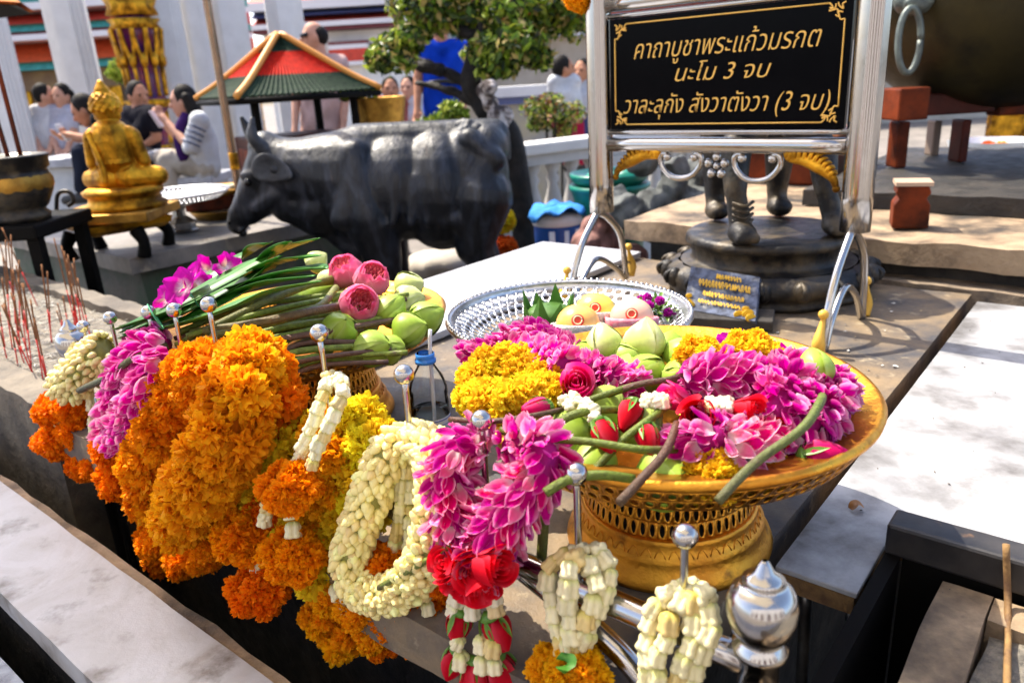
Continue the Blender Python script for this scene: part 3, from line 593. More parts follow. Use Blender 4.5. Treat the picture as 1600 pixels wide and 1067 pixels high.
g = MB(); f1 = PD(1158, 352, 1.80); f2 = PD(1303, 352, 1.83); zb = 1.004
f1[2] = f2[2] = zb
up1 = PD(1150, 232, 1.86); up2 = PD(1285, 240, 1.9); by = (up1 + up2) / 2 + [0, .05, .15]
for f, u in ((f1, up1), (f2, up2)):
    kn = f * .45 + u * .55 + [-.012, -.02, 0]
    g.add(*sph(f + [-.005, -.025, .022], (.034, .045, .028))); g.add(*capsule(f + [0, 0, .03], .028, kn, .024)); g.add(*capsule(kn, .027, u, .038)); g.add(*capsule(u, .038, by, .07))
    for k in (-1, 0, 1): g.add(*sph(f + [-.002 + k * .018, -.058, .014], .014))
for dx in (-.09, .08): h = by + [dx, .17, -.1]; g.add(*capsule(h, .05, h + [0, .01, -.18], .028)); g.add(*capsule(h + [0, .01, -.18], .028, (h[0], h[1], zb + .03), .026)); g.add(*sph((h[0], h[1] - .015, zb + .024), (.034, .045, .026)))
g.add(*capsule(by, .10, by + [.0, .17, -.02], .10)); g.add(*capsule(by, .09, by + [-.06, -.04, .03], .07))
part('beast', blob(g, .006, 5), M['bronze'], bz)
fo = MB()
for k in range(4): fo.add(*tube([f1 + [-.026, -.012, .050 + .014 * k], f1 + [-.002, -.031, .044 + .014 * k], f1 + [.022, -.014, .051 + .014 * k]], .004, 6))
part('leg_folds', fo, M['bronze'], bz)
pq = T('painted_plaque', 'small weathered blue grey plaque with flaking yellow writing, leaning on the bronze pedestal', 'plaque', P(1125, 488, .85))
c = [P(1068, 482, .878), P(1180, 502, .878), PD(1187, 433, 1.70), PD(1080, 416, 1.77)]; c = [np.array(x) for x in c]
nn = nrm(np.cross(c[1] - c[0], c[3] - c[0])); 
nn = nn if nn[1] < 0 else -nn; V = np.array(c + [x - nn * .012 for x in c])
part('board', MB().add(V, [[0, 1, 2, 3], [7, 6, 5, 4], [0, 4, 5, 1], [1, 5, 6, 2], [2, 6, 7, 3], [3, 7, 4, 0]]), pm('flaking_blue_paint', (.10, .125, .20), .75, 0, (.025, .03, .05), 45, bump=.5, bs=80, c3=(.28, .28, .27), c3s=30), pq, False)
wr = MB(); r = np.random.default_rng(3)
def onp(u, v): return (c[0] * (1 - u) + c[1] * u) * (1 - v) + (c[3] * (1 - u) + c[2] * u) * v + (nn if nn[1] < 0 else -nn) * .0015
for v, u0, u1, h in ((.84, .40, .74, .10), (.64, .16, .88, .14), (.40, .25, .8, .10), (.22, .2, .76, .08)):
    u = u0
    while u < u1:
        w = r.uniform(.02, .045); pts = [onp(u + w * x, v + h * y) for x, y in ((0, r.uniform(-.6, .2)), (.1, .5), (.55, r.uniform(.2, .7)), (.7, -.4), (.9, r.uniform(-.6, .3)))]
        wr.add(*tube(pts, .0012, 5)); u += w + .012
for u, v, s in ((.05, .14, .012), (.1, .10, .01), (.9, .12, .014), (.78, .08, .012), (.86, .22, .009), (.05, .3, .008), (.94, .05, .012)): wr.add(*sph(onp(u, v), (s, .002, s * .8), 10, 6))
part('yellow_writing', wr, pm('yellow_paint', (.75, .45, .02), .6), pq)
one('stone_block', nb(MB().add(*box(*P(1125, 497, .853 + .011), .23, .09, .024, np.array([[.93, -.36, 0], [.36, .93, 0], [0, 0, 1]]))), .002), M['stone_dark'], 'low dark stone block lying before the plaque of the bronze pedestal', 'block', smooth=False, bevel=.003)
# ================================================================ garlands hanging on the pegs
def pb(l, b=.47): return [PB(x, y, b if len(t) == 0 else t[0]) for x, y, *t in l]
def px(mm, b=.47, x=500, y=700): return mm
def kzd(p): return -((RC.T @ (np.array(p) - OC))[2])
def sz(pxs, p): return pxs * kzd(p) / F                 # length of so many photo pixels at a point
GRP = None
def garland(label): 
    return lambda loc: T('garland', label, 'garland', loc)
def loopcol(c): return c
# 1 small jasmine garland, far left
g = T('garland', 'small cream jasmine garland with orange marigold tassel, leftmost on the rail', 'garland', PB(130, 560, .48))
pth = crom(pb([(164, 548, .50), (150, 556, .49), (132, 575, .475), (112, 595, .465), (104, 606, .46)]), .007); part('jasmine_loop', jasm(pth, .034, .0145, 2), M['petal_thick'], g)
for i, (x, y, s, n) in enumerate([(88, 640, 26, 0), (112, 632, 24, 0), (96, 685, 30, 0), (122, 672, 24, 0), (78, 690, 20, 0), (137, 725, 24, 0)]):
    p = PB(x, y, .462 + .008 * (i % 2)); part('marigold', puff(p, sz(s, p), sz(s, p) * .75, (1, .25, .004), i, 8), M['petal'], g)
part('crown_strand', strand(MB(), crom(pb([(138, 615, .475), (143, 640, .475), (145, 668, .47)]), .008), .017), M['petal_thick'], g)
part('crown_strand', strand(MB(), [PB(93, 660, .455), PB(90, 672, .452)], .017), M['petal_thick'], g)
# 2 crown flower strands with rose
g = T('garland', 'short white crown flower garland ending in a red rose and marigolds, second from left', 'garland', PB(168, 580, .48))
for k, l in enumerate([[(172, 560, .5), (165, 600, .485), (160, 632, .48), (166, 660, .478)], [(176, 560, .5), (176, 600, .49), (172, 640, .485)]]): part('crown_strand', strand(MB(), pb(l), .017, seed=k), M['petal_thick'], g)
p = PB(150, 690, .478); mb = MB(); put(mb, ROSO, p, [.2, -.4, -1], .05); part('rose', mb, M['petal'], g)
for i, (x, y, s) in enumerate([(185, 695, 34), (196, 745, 36), (150, 727, 20)]): p = PB(x, y, .462); part('marigold', puff(p, sz(s, p), sz(s, p) * .62, (1, .27, .004), 20 + i, 11), M['petal'], g)
# 3 purple orchid loop
g = T('garland', 'purple and white orchid petal garland, third from left beside the orange one', 'garland', PB(225, 600, .48))
part('orchid_loop', orchidrope(crom(pb([(262, 545, .505), (235, 545, .49), (205, 575, .475), (190, 620, .468), (182, 668, .463)]), .011), .016, .027, 3, flip=1, units=ORC), M['petal'], g)
part('orchid_loop', orchidrope(crom(pb([(268, 555, .49), (245, 585, .465), (225, 625, .458), (205, 670, .455), (195, 685, .455)]), .011), .015, .027, 4, flip=1, units=ORC), M['petal'], g)
# 4 the great orange marigold garland
g = T('garland', 'big thick orange marigold garland looped over two pegs, largest of the rail', 'garland', PB(320, 640, .48))
part('marigold_loop', mari(crom(pb([(350, 578, .505), (322, 574, .495), (290, 600, .485), (264, 645, .475), (246, 695, .465), (235, 742, .458), (240, 785, .455)]), .02), .043, .028, (1, .36, .007), 1, 8, [.75, .85, .95, 1, 1, .9, .75]), M['petal'], g)
part('marigold_loop', mari(crom(pb([(392, 566, .50), (390, 582, .465), (376, 628, .432), (354, 680, .412), (330, 728, .405), (304, 775, .408), (284, 812, .415)]), .02), .044, .029, (1, .44, .009), 2, 8, [.75, .9, 1, 1, .98, .85, .7]), M['petal'], g)
part('marigold_loop', mari(crom(pb([(412, 588, .495), (428, 630, .49), (420, 680, .49), (403, 730, .49), (380, 775, .485), (352, 808, .475)]), .02), .040, .027, (1, .28, .005), 3, 7, [.8, 1, 1, .9, .8]), M['petal'], g)
for k, (x, y, x2, y2) in enumerate([(303, 815, 316, 842), (268, 828, 265, 850)]): part('crown_strand', strand(MB(), pb([(x, y, .445), (x2, y2, .445)]), .018, seed=k), M['petal_thick'], g)
tass = MB(); 
for i, (x, y, s) in enumerate([(248, 850, 27), (262, 868, 28), (290, 872, 28), (318, 868, 27), (330, 848, 24), (238, 835, 22)]): p = PB(x, y, .435 + .012 * (i % 2)); part('marigold', puff(p, sz(s, p), sz(s, p) * .72, (1, .32, .004), 40 + i, 9), M['petal'], g)
# 5 yellow marigold garland
g = T('garland', 'yellow marigold garland with crown flower strands and orange pompons, between orange and jasmine ones', 'garland', PB(500, 700, .48))
part('marigold_loop', mari(crom(pb([(490, 690, .52), (470, 690, .50), (442, 712, .487), (420, 760, .48), (428, 805, .475), (465, 850, .47), (510, 890, .465)]), .017), .036, .027, YEL, 5, 7), M['petal'], g)
part('marigold_loop', mari(crom(pb([(515, 690, .52), (548, 668, .515), (582, 700, .51), (582, 750, .505), (555, 790, .495), (530, 850, .485), (515, 900, .478)]), .017), .036, .027, YEL, 6, 7), M['petal'], g)
part('marigold_loop', mari(crom(pb([(515, 680, .50), (525, 710, .487), (518, 755, .483), (500, 800, .48)]), .017), .032, .026, (1, .50, .01), 7, 8), M['petal'], g)
part('crown_strand', strand(MB(), pb([(515, 590, .495), (507, 610, .47), (493, 650, .455), (478, 690, .447), (466, 722, .443)]), .0175, (.93, .88, .58), seed=1), M['petal_thick'], g)
part('crown_strand', strand(MB(), pb([(530, 590, .495), (534, 615, .47), (520, 650, .455), (502, 685, .445), (490, 722, .44)]), .0175, (.92, .88, .62), seed=2), M['petal_thick'], g)
for i, (x, y, s) in enumerate([(454, 762, 44), (380, 838, 42), (460, 866, 46), (415, 800, 30)]): p = PB(x, y, .425 + (.03 if i == 3 else 0)); part('marigold', puff(p, sz(s, p), sz(s, p) * .55, (1, .36, .004) if i != 3 else (.95, .2, .004), 60 + i, 13, .72), M['petal'], g)
for k, l in enumerate([[(455, 800, .43), (458, 825, .425)], [(420, 790, .42), (414, 812, .42)], [(400, 865, .425), (404, 895, .425)]]): part('crown_strand', strand(MB(), pb(l), .019, seed=k), M['petal_thick'], g)
for i, (x, y, s) in enumerate([(405, 920, 44), (388, 925, 30)]): p = PB(x, y, .42 + .01 * i); part('marigold', puff(p, sz(s, p), sz(s, p) * .5, (1, .24, .004), 80 + i, 14), M['petal'], g)
for i, (x, y, s) in enumerate([(510, 960, 34), (545, 985, 42), (565, 950, 34), (590, 985, 32), (520, 925, 34)]): p = PB(x, y, .46 + .012 * (i % 2)); part('marigold', puff(p, sz(s, p), sz(s, p) * .6, (1, .45, .006), 90 + i, 10), M['petal'], g)
part('crown_strand', strand(MB(), pb([(528, 925, .45), (545, 960, .445)]), .02, seed=4), M['petal_thick'], g)
# 6 jasmine loop
g = T('garland', 'long cream jasmine loop garland with orange tassel, beside the magenta orchid garland', 'garland', PB(620, 760, .48))
part('jasmine_loop', jasm(crom(pb([(645, 690, .515), (615, 700, .495), (590, 745, .475), (570, 800, .46), (550, 855, .452), (552, 905, .448), (590, 930, .445), (635, 915, .445), (668, 865, .45), (680, 810, .46), (684, 750, .475), (672, 700, .495), (650, 688, .512)]), .0065), .0225, .0145, 5, (.96, .82, .36)), M['petal_thick'], g)
for k, l in enumerate([[(632, 735, .495), (628, 790, .488), (618, 850, .485)], [(645, 735, .498), (643, 790, .492), (640, 850, .488)]]): part('crown_strand', strand(MB(), pb(l), .018, (.85, .78, .45), seed=k), M['petal_thick'], g)
for i, (x, y, s) in enumerate([(600, 880, 34), (655, 985, 36), (620, 968, 34), (680, 955, 30), (640, 945, 30), (598, 1005, 26), (690, 900, 28)]): p = PB(x, y, .475 + .01 * (i % 2)); part('marigold', puff(p, sz(s, p), sz(s, p) * .58, (1, .28, .004), 110 + i, 10), M['petal'], g)
part('crown_strand', strand(MB(), pb([(662, 925, .46), (668, 950, .458)]), .018), M['petal_thick'], g)
# 7 magenta orchid garland with roses
g = T('garland', 'magenta orchid garland above red roses and rosebuds, between jasmine and crown flower garlands', 'garland', PB(760, 760, .48))
part('orchid_loop', orchidrope(crom(pb([(760, 705, .51), (725, 695, .495), (703, 730, .478), (704, 785, .465), (725, 835, .458), (745, 868, .455)]), .0105), .0135, .023, 6, units=ORC + ORC2), M['petal'], g)
part('orchid_loop', orchidrope(crom(pb([(800, 695, .52), (848, 705, .512), (845, 740, .498), (812, 780, .48), (782, 825, .466), (762, 865, .458)]), .0105), .014, .023, 7, units=ORC2 + ORC), M['petal'], g)
for i, (x, y, s, ax) in enumerate([(706, 880, .044, (-.5, -.5, .4)), (738, 888, .048, (0, -.8, .2)), (770, 884, .044, (.5, -.5, .3)), (752, 908, .042, (.2, -.7, -.3)), (722, 905, .04, (-.3, -.7, -.3))]):
    p = PB(x, y, .438); mb = MB(); put(mb, ROSO, p - nrm(ax) * s * .5, ax, s * .9, i, (1, .9, .9)); part('rose', mb, M['petal'], g)
for k, l in enumerate([[(718, 905, .455), (712, 950, .45)], [(742, 910, .45), (738, 955, .445)], [(765, 905, .452), (772, 950, .448)]]): part('crown_strand', strand(MB(), pb(l), .0185, (.93, .84, .6), seed=k), M['petal_thick'], g)
def bud(mbp, mbs, pos, ax, s, U=ROS, spin=0):
    s = s * .74; put(mbp, U, np.array(pos), ax, s, spin); put(mbs, SEP, np.array(pos) - nrm(ax) * s * .03, ax, s * 1.02, spin)
for i, (x, y, s, ax) in enumerate([(720, 955, .050, (-.25, -.1, -1)), (766, 962, .055, (.35, -.15, -1)), (715, 1015, .05, (-.4, -.1, -1)), (745, 1030, .06, (0, -.3, -1)), (775, 1025, .055, (.3, 0, -1))]):
    mp, ms = MB(), MB(); bud(mp, ms, PB(x, y, .452), ax, s, ROS if i < 3 else ROSO, i); o = part('rosebud', mp, M['petal'], g); part('sepals', ms, M['leaf'], o)
for k, (x, y) in enumerate([(752, 1012), (770, 1018), (716, 1008)]): part('crown_strand', strand(MB(), pb([(x, y - 6, .442), (x + 3, y + 22, .44)]), .018, (.95, .85, .55), seed=k), M['petal_thick'], g)
# 8, 9 crown flower garlands
g = T('garland', 'white crown flower garland with yellow marigold tassel, left of the right steel finial by two', 'garland', PB(905, 900, .48))
g['label'] = 'white crown flower garland with a yellow marigold tassel hanging below its tip'
for k, l in enumerate([[(905, 862, .505), (870, 872, .49), (858, 910, .478), (866, 960, .47), (880, 1005, .465)], [(912, 862, .50), (893, 880, .475), (888, 925, .465), (890, 970, .462), (890, 1010, .462)], [(912, 860, .51), (945, 870, .505), (955, 900, .497), (938, 940, .485), (922, 975, .475), (905, 1012, .468)], [(925, 880, .49), (930, 920, .48), (918, 960, .472), (898, 1008, .466)]]):
    part('crown_strand', strand(MB(), pb(l), .0195, (.94, .84, .52), seed=k + 5), M['petal_thick'], g)
for i, (x, y, s) in enumerate([(868, 1045, 40), (905, 1048, 42), (885, 1072, 40)]): p = PB(x, y, .462); part('marigold', puff(p, sz(s, p), sz(s, p) * .6, (1, .52, .01), 130 + i, 11), M['petal'], g)
mb = MB(); blade([PB(888, 1020, .445), PB(886, 1035, .440), PB(884, 1052, .442)], .010, mb=mb); part('leaf', mb, M['leaf'], g)
g = T('garland', 'white crown flower garland on the last peg, nearest the right steel finial', 'garland', PB(1070, 970, .48))
for k, l in enumerate([[(1068, 922, .505), (1035, 935, .49), (1015, 970, .48), (1010, 1020, .47), (1012, 1075, .465)], [(1075, 922, .505), (1105, 930, .502), (1110, 970, .495), (1095, 1015, .485), (1075, 1070, .475)], [(1062, 940, .49), (1045, 985, .475), (1030, 1030, .468), (1025, 1080, .465)], [(1080, 940, .495), (1085, 990, .485), (1068, 1035, .475), (1055, 1085, .47)]]):
    part('crown_strand', strand(MB(), pb(l), .0195, (.95, .84, .48), seed=k + 15), M['petal_thick'], g)
# loose stems lying across the garlands
for lab, l, r, ca, cb in (('thin dark green stick poking through the cream jasmine loop', [(592, 918, .425), (650, 885, .43), (705, 852, .44)], .0032, (.10, .12, .02), (.22, .28, .04)), ('dark brown lotus stem end beside the leftmost jasmine garland', [(124, 610, .445), (170, 588, .45), (208, 560, .46), (262, 540, .50)], .0055, (.06, .06, .03), (.10, .12, .03)), ('cut brown stem hanging below the orchid garland against the stone', [(866, 752, .53), (852, 790, .53), (848, 845, .525), (846, 872, .522)], .0055, (.24, .17, .04), (.16, .2, .03))):
    one('flower_stalk', stemcol(MB(), pb(l), r, ca, cb), M['stem'], lab, 'stalk')
# ================================================================ contents of the big gold tray
Z = 1.045
def lotus(label, bx, by, z, s, ax, stem=None, U=None, spin=0, zs=None, sr=.0058, group=None, col=(1, 1, 1)):
    p = P(bx, by, z); ax = nrm(ax); base = p - ax * s * .45
    t = T('lotus_bud', label, 'lotus', base, group); mb = MB(); put(mb, U if U is not None else LOT[int(bx) % 3], base, ax, s, spin, col); part('bud', mb, M['petal_thick'], t)
    if stem:
        pts = [base + ax * s * .02, base - ax * .012] + [P(x, y, zz) for x, y, zz in stem]
        part('stem', stemcol(MB(), pts, sr, *( ((.15, .24, .02), (.10, .09, .03)) )), M['stem'], t)
    return t
for lab, x, y, z, ax in (('small green lotus bud between the marigold ball and the brown twisted stem', 1068, 588, .014, (-.3, -.7, .6)), ('green lotus bud peeping between orchids left of the two pale buds', 910, 560, .014, (-.4, -.4, .7)), ('green lotus bud low behind the yellow marigold bunch', 985, 585, .012, (.2, -.8, .5)), ('round green lotus bud lying near the front rim left of the knotty stem', 925, 728, -.012, (-.6, -.7, .1)), ('green lotus bud under the upright stem of the tray centre', 1005, 672, -.004, (.2, -.9, .1))):
    lotus(lab, x, y, Z + z, .05, ax)
lotus('pale green lotus bud standing at the back of the orchid tray, left of its twin', 944, 535, Z + .030, .048, (-.15, .35, .9), [(950, 575, Z - .01)], LOTW, .3)
lotus('plump pale green lotus bud with folded back petals, highest in the orchid tray', 1009, 530, Z + .034, .053, (.1, .2, .95), [(1008, 570, Z - .01)], LOTW, 1.2)
lotus('small green lotus bud below the highest bud of the orchid tray', 1007, 583, Z + .012, .05, (-.5, -.6, .6), [(1030, 580, Z + .004)])
lotus('green lotus bud half hidden between the back buds and yellow marigold', 1075, 558, Z + .012, .058, (.6, -.1, .6), [(1040, 585, Z + .008)])
lotus('green lotus bud wedged low between pale buds of the orchid tray', 978, 562, Z + .010, .055, (-.6, .2, .4))
lotus('green lotus bud at the back rim behind the yellow marigold ball', 1046, 545, Z + .010, .05, (.2, .6, .6))
lotus('dark green lotus bud under the crossed stems beside white jasmine', 948, 645, Z + .0, .056, (.4, -.7, -.2))
lotus('large green lotus bud lying under the long stem at the tray front', 888, 690, Z - .002, .058, (-.3, -.75, -.35), spin=.7)
lotus('split green lotus bud lying at the front of the orchid tray', 1042, 750, Z - .018, .058, (.35, -.7, .35), spin=.4)
lotus('lotus bud on a long bent stem overhanging the right rim of the orchid tray', 1273, 573, Z + .052, .039, (-.05, .55, .85), [(1283, 625, Z + .05), (1255, 668, Z + .045), (1190, 715, Z + .03), (1150, 752, Z + .022), (1122, 783, Z + .012)], spin=.2, sr=.0044)
p = []
STM = [('thick green stem curving over the front of the orchid tray', [(838, 700, .018), (870, 662, .03), (905, 645, .035), (940, 640, .03), (965, 640, .02)], .0062),
 ('long olive stem running across the front of the orchid tray', [(783, 672, .03), (830, 683, .03), (920, 690, .028), (1000, 702, .022), (1056, 702, .012)], .0055),
 ('purple brown stem crossing the yellow marigold bunch', [(703, 655, .024), (770, 658, .034), (830, 650, .036), (878, 640, .03)], .0042),
 ('green stem laid along the bud heap towards the centre', [(905, 630, .03), (950, 615, .034), (1000, 600, .034), (1055, 597, .025)], .0050),
 ('brown twisted stem leading up to the right marigold ball', [(935, 622, .02), (1000, 600, .042), (1050, 592, .044), (1100, 572, .04)], .0050),
 ('olive stem slanting up to the white crown flowers', [(920, 745, -.01), (970, 690, .018), (1015, 655, .032), (1045, 632, .034)], .0055),
 ('knotty stem pointing down from the tray centre over the front rim', [(1058, 662, .03), (1040, 705, .025), (1010, 740, .018), (968, 785, .012)], .0060),
 ('upright green stem standing in the tray centre', [(1030, 645, .03), (1030, 680, .015), (1034, 715, -.01)], .0052),
 ('green stem curving out over the front left rim', [(852, 770, .008), (890, 748, .016), (940, 742, .014), (990, 748, .004)], .0065)]
for lab, l, r in STM:
    br = 'brown' in lab or 'knotty' in lab
    one('lotus_stalk', stemcol(MB(), [P(x, y, Z + z) for x, y, z in l], r * .72, (.12, .05, .03) if br else (.12, .15, .015), (.09, .05, .02) if br else (.17, .25, .02)), M['stem'], lab + (', orchid tray' if 'orchid tray' not in lab else ''), 'stalk')
g = T('garland', 'bright yellow marigold bunch coiled at the left of the orchid tray', 'garland', P(795, 620, Z - .03)); 
part('marigold_coil', mari(crom([P(x, y, Z + z) for x, y, z in [(745, 598, .012), (770, 580, .02), (800, 572, .026), (835, 592, .022), (850, 618, .016)]], .012), .026, .019, (1, .72, .03), 11, 8), M['petal'], g)
part('marigold_coil', mari(crom([P(x, y, Z + z) for x, y, z in [(742, 620, .002), (775, 628, .014), (810, 632, .018), (850, 625, .012)]], .012), .025, .019, (1, .72, .03), 12, 8), M['petal'], g)
part('marigold_coil', mari(crom([P(x, y, Z + z) for x, y, z in [(760, 655, -.018), (800, 662, -.012), (845, 648, -.01)]], .012), .021, .018, (1, .62, .02), 13, 7), M['petal'], g)
def tray_garland(lab, path, R, s, seed, flip=1, units=None, k=7):
    g = T('garland', lab, 'garland', P(path[0][0], path[0][1], Z - .02)); part('orchid_loop', orchidrope(crom([P(x, y, Z + z - .008) for x, y, z in path], .0095), R, s, seed, flip, units, k), M['petal'], g); return g
g = tray_garland('magenta orchid garland arched along the back left rim of the orchid tray', [(735, 562, .012), (775, 552, .02), (815, 530, .03), (850, 535, .034), (885, 560, .03)], 0.0117, 0.0210, 21, -1)
part('orchid_loop', orchidrope(crom([P(x, y, Z + z) for x, y, z in [(790, 560, .016), (840, 560, .034), (880, 575, .036)]], .0095), 0.0125, 0.0202, 22), M['petal'], g)
g = tray_garland('short magenta orchid string ending in a pink rose, left centre of the orchid tray', [(880, 582, .02), (920, 580, .032), (955, 590, .034), (990, 602, .026)], 0.0109, 0.0185, 23)
mp = MB(); put(mp, ROSP, P(903, 612, Z + .016), (-.1, -.75, .6), .048); part('rose', mp, M['petal'], g)
mb = MB()
for i, (x, y) in enumerate([(882, 625), (895, 622), (890, 634), (905, 628), (918, 632), (928, 640), (930, 652), (912, 640)]): put(mb, CRN, P(x, y, Z + .034), rng.normal(0, 1, 3) + [0, -.6, .5], .0135, i, (.93, .86, .62))
part('crown_strand', mb, M['petal_thick'], g)
for i, (x, y, s, ax) in enumerate([(935, 672, .05, (.25, -.7, -.5)), (858, 648, .042, (-.8, -.3, .1))]):
    mp, ms = MB(), MB(); bud(mp, ms, P(x, y - 12, Z + .03), ax, s, ROSPB if i else ROS, i); o = part('rosebud', mp, M['petal'], g); part('sepals', ms, M['leaf'], o)
g = tray_garland('broad magenta and white orchid garland across the middle right of the orchid tray', [(1068, 600, .035), (1105, 592, .045), (1150, 588, .048), (1195, 600, .042)], 0.0133, 0.0235, 24)
part('orchid_loop', orchidrope(crom([P(x, y, Z + z) for x, y, z in [(1225, 580, .025), (1228, 605, .035), (1215, 640, .03), (1195, 665, .012)]], .0095), 0.0133, 0.0235, 25), M['petal'], g)
for i, (x, y, s, ax) in enumerate([(1055, 622, .05, (-.7, -.4, .5)), (1088, 645, .055, (-.2, -.9, .3)), (1165, 642, .05, (.5, -.7, .3))]): mp = MB(); p = P(x, y, Z + .034); put(mp, ROSO if i else ROSP, p - nrm(ax) * s * .3, ax, s * .66, i); part('rose', mp, M['petal'], g)
mb = MB()
for q in (0, 1):
    mb = MB()
    for i in range(8): put(mb, CRN, P(1010 + 9 * (i % 4) + 100 * q, 622 + 7 * (i // 4 % 2) + 8 * q, Z + .042), rng.normal(0, 1, 3) + [0, -.4, .6], .0125, i, (.93, .86, .62))
    part('crown_strand', mb, M['petal_thick'], g)
for i, (x, y, s, ax) in enumerate([(992, 630, .05, (-.5, -.7, -.5)), (1008, 665, .045, (.1, -.7, -.6))]):
    mp, ms = MB(), MB(); bud(mp, ms, P(x, y, Z + .026), ax, s, ROS, i); o = part('rosebud', mp, M['petal'], g); part('sepals', ms, M['leaf'], o)
g = tray_garland('purple orchid garland slumped down the right wall of the orchid tray', [(1300, 602, .022), (1288, 630, .03), (1262, 662, .024), (1238, 690, .004)], 0.0125, 0.0235, 26)
mb = MB()
for i in range(14): put(mb, CRN, P(1198 + 5 * i, 690 + 2.2 * i + (3 if i % 2 else -3), Z - .012), rng.normal(0, 1, 3), .0115, i, (.92, .78, .45))
part('crown_strand', mb, M['petal_thick'], g)
mp, ms = MB(), MB(); bud(mp, ms, P(1254, 716, Z - .006), (.75, -.15, .12), .058, ROSPB, 1); o = part('rosebud', mp, M['petal'], g); part('sepals', ms, M['leaf'], o)
mp = MB(); put(mp, ROSO, P(1205, 685, Z), (0, -.7, .5), .03); part('rose', mp, M['petal'], g)
g = tray_garland('ragged bright magenta orchid bunch at the front centre of the orchid tray', [(1060, 715, .002), (1090, 695, .02), (1125, 680, .028), (1150, 678, .024)], 0.0125, 0.0235, 27, -1)
part('orchid_loop', orchidrope(crom([P(x, y, Z + z) for x, y, z in [(1135, 690, .02), (1160, 696, .016), (1185, 690, .01)]], .0095), 0.0101, 0.0218, 28, units=ORC2, col=(1, 1.3, 1.1)), M['petal'], g)
for lab, x, y, z, s in (('yellow marigold ball at the back of the orchid tray next to lotus buds', 1095, 560, .035, 36), ('yellow marigold ball behind the broad orchid garland, nearer the right rim', 1172, 556, .028, 42), ('yellow marigold lying at the front of the orchid tray beside the split bud', 1112, 745, -.012, 46), ('golden marigold at the front of the orchid tray under the bent stem', 1195, 738, -.022, 40)):
    p = P(x, y, Z + z); one('marigold', puff(p, sz(s, p), sz(s, p) * .5, (1, .68, .025), int(x), 15, .8), M['petal'], lab, 'flower')
for lab, x, y, ax in (('loose orchid bloom resting on the back rim of the orchid tray', 1150, 545, (.1, -.2, 1)), ('pale pink orchid petals lying on the right rim of the orchid tray', 1212, 560, (.3, .1, 1))):
    mb = MB(); put(mb, ORF, P(x, y, Z + .012), ax, .036, 1); one('orchid_bloom', mb, M['petal'], lab, 'flower')
# ================================================================ lotus tray
Z = 1.03
BUDS = [(470, 472, .02, 'far left green lotus bud under the leaf blades'), (500, 462, .03, 'green lotus bud behind the stems, near the middle'), (610, 485, .035, 'green lotus bud right below the pink lotuses'), (640, 515, .014, 'green lotus bud by the right rim, lower of two'), (668, 497, .018, 'green lotus bud pointing over the right rim'), (585, 545, .006, 'green lotus bud at the front rim of the stem tray'), (532, 515, .028, 'round green lotus bud at the front centre'), (612, 545, -.002, 'small green lotus bud tucked at the right front'), (640, 470, .02, 'green lotus bud at the back right rim'), (520, 440, .03, 'green lotus bud farthest back beside the pink lotus'), (495, 408, .055, 'pale green lotus bud peeping out above the leaf blades'), (640, 448, .02, 'pale green lotus bud leaning on the back rim'), (570, 500, .012, 'green lotus bud hidden under the front pink lotus')]
AX = {668: (.9, .1, .35), 640: (.8, -.2, .25), 585: (.75, -.4, .3), 610: (.6, .2, .5), 532: (.4, -.5, .6), 612: (.8, -.3, .2)}
for i, (x, y, z, lab) in enumerate(BUDS): lotus(lab + (' of the stem tray' if 'tray' not in lab else ''), x, y, Z + z, .055 if i not in (7, 10) else .045, AX.get(x, (.7, .1, .45)), None, None if i < 8 else LOTW, i * .8)
for i, (x, y, z, ax, lab) in enumerate([(540, 424, .068, (-.15, -.35, .75), 'pink folded lotus, leftmost of the three on the stem tray'), (581, 436, .062, (.35, -.45, .75), 'pink folded lotus, upper right of the three on the stem tray'), (562, 474, .055, (.3, -.75, .45), 'pink folded lotus, lowest and nearest of the three on the stem tray')]):
    ax = nrm(ax); base = P(x, y, Z + z) - ax * .026; t = T('lotus_flower', lab, 'lotus', base); mb = MB(); put(mb, LOP, base, ax, .053, i); part('petals', mb, M['petal'], t)
    part('stem', stemcol(MB(), [base, base - ax * .02, base - ax * .03 + [-.05, 0, -.02], base + [-.2, .0, -.045]], .0055, (.2, .28, .04), (.15, .12, .05)), M['stem'], t)
r = np.random.default_rng(9); SL = ['olive lotus stem in the sheaf lying across the stem tray']
S = []
for k in range(34):
    y0 = 455 + k * 5.2 + r.normal(0, 4); x0 = r.uniform(270, 345) if k < 20 else r.uniform(400, 440); xe = r.uniform(500, 640)
    ye = 450 + (k / 34) * 115 + r.normal(0, 6); y0 = 520 + (k / 34) * 75 + r.normal(0, 5); z = .03 - .04 * (k / 34) + r.uniform(-.004, .012)
    S.append([(x0, y0, z + .0), ((x0 + xe) / 2 - 20, (y0 + ye) / 2 + r.normal(0, 4) - 5, z + .012), (xe, ye, z + .004)])
for k, l in enumerate(S):
    br = k % 4 == 1; one('lotus_stalk', stemcol(MB(), [P(x, y, Z + z) for x, y, z in l], r.uniform(.0036, .0052), (.20, .10, .05) if br else (.20, .27, .03), (.12, .07, .05) if br else (.27, .36, .05), 8, .012), M['stem'], 'lotus stem lying in the bundled sheaf that crosses the stem tray', 'stalk', 'lotus stalks in the left gold tray')
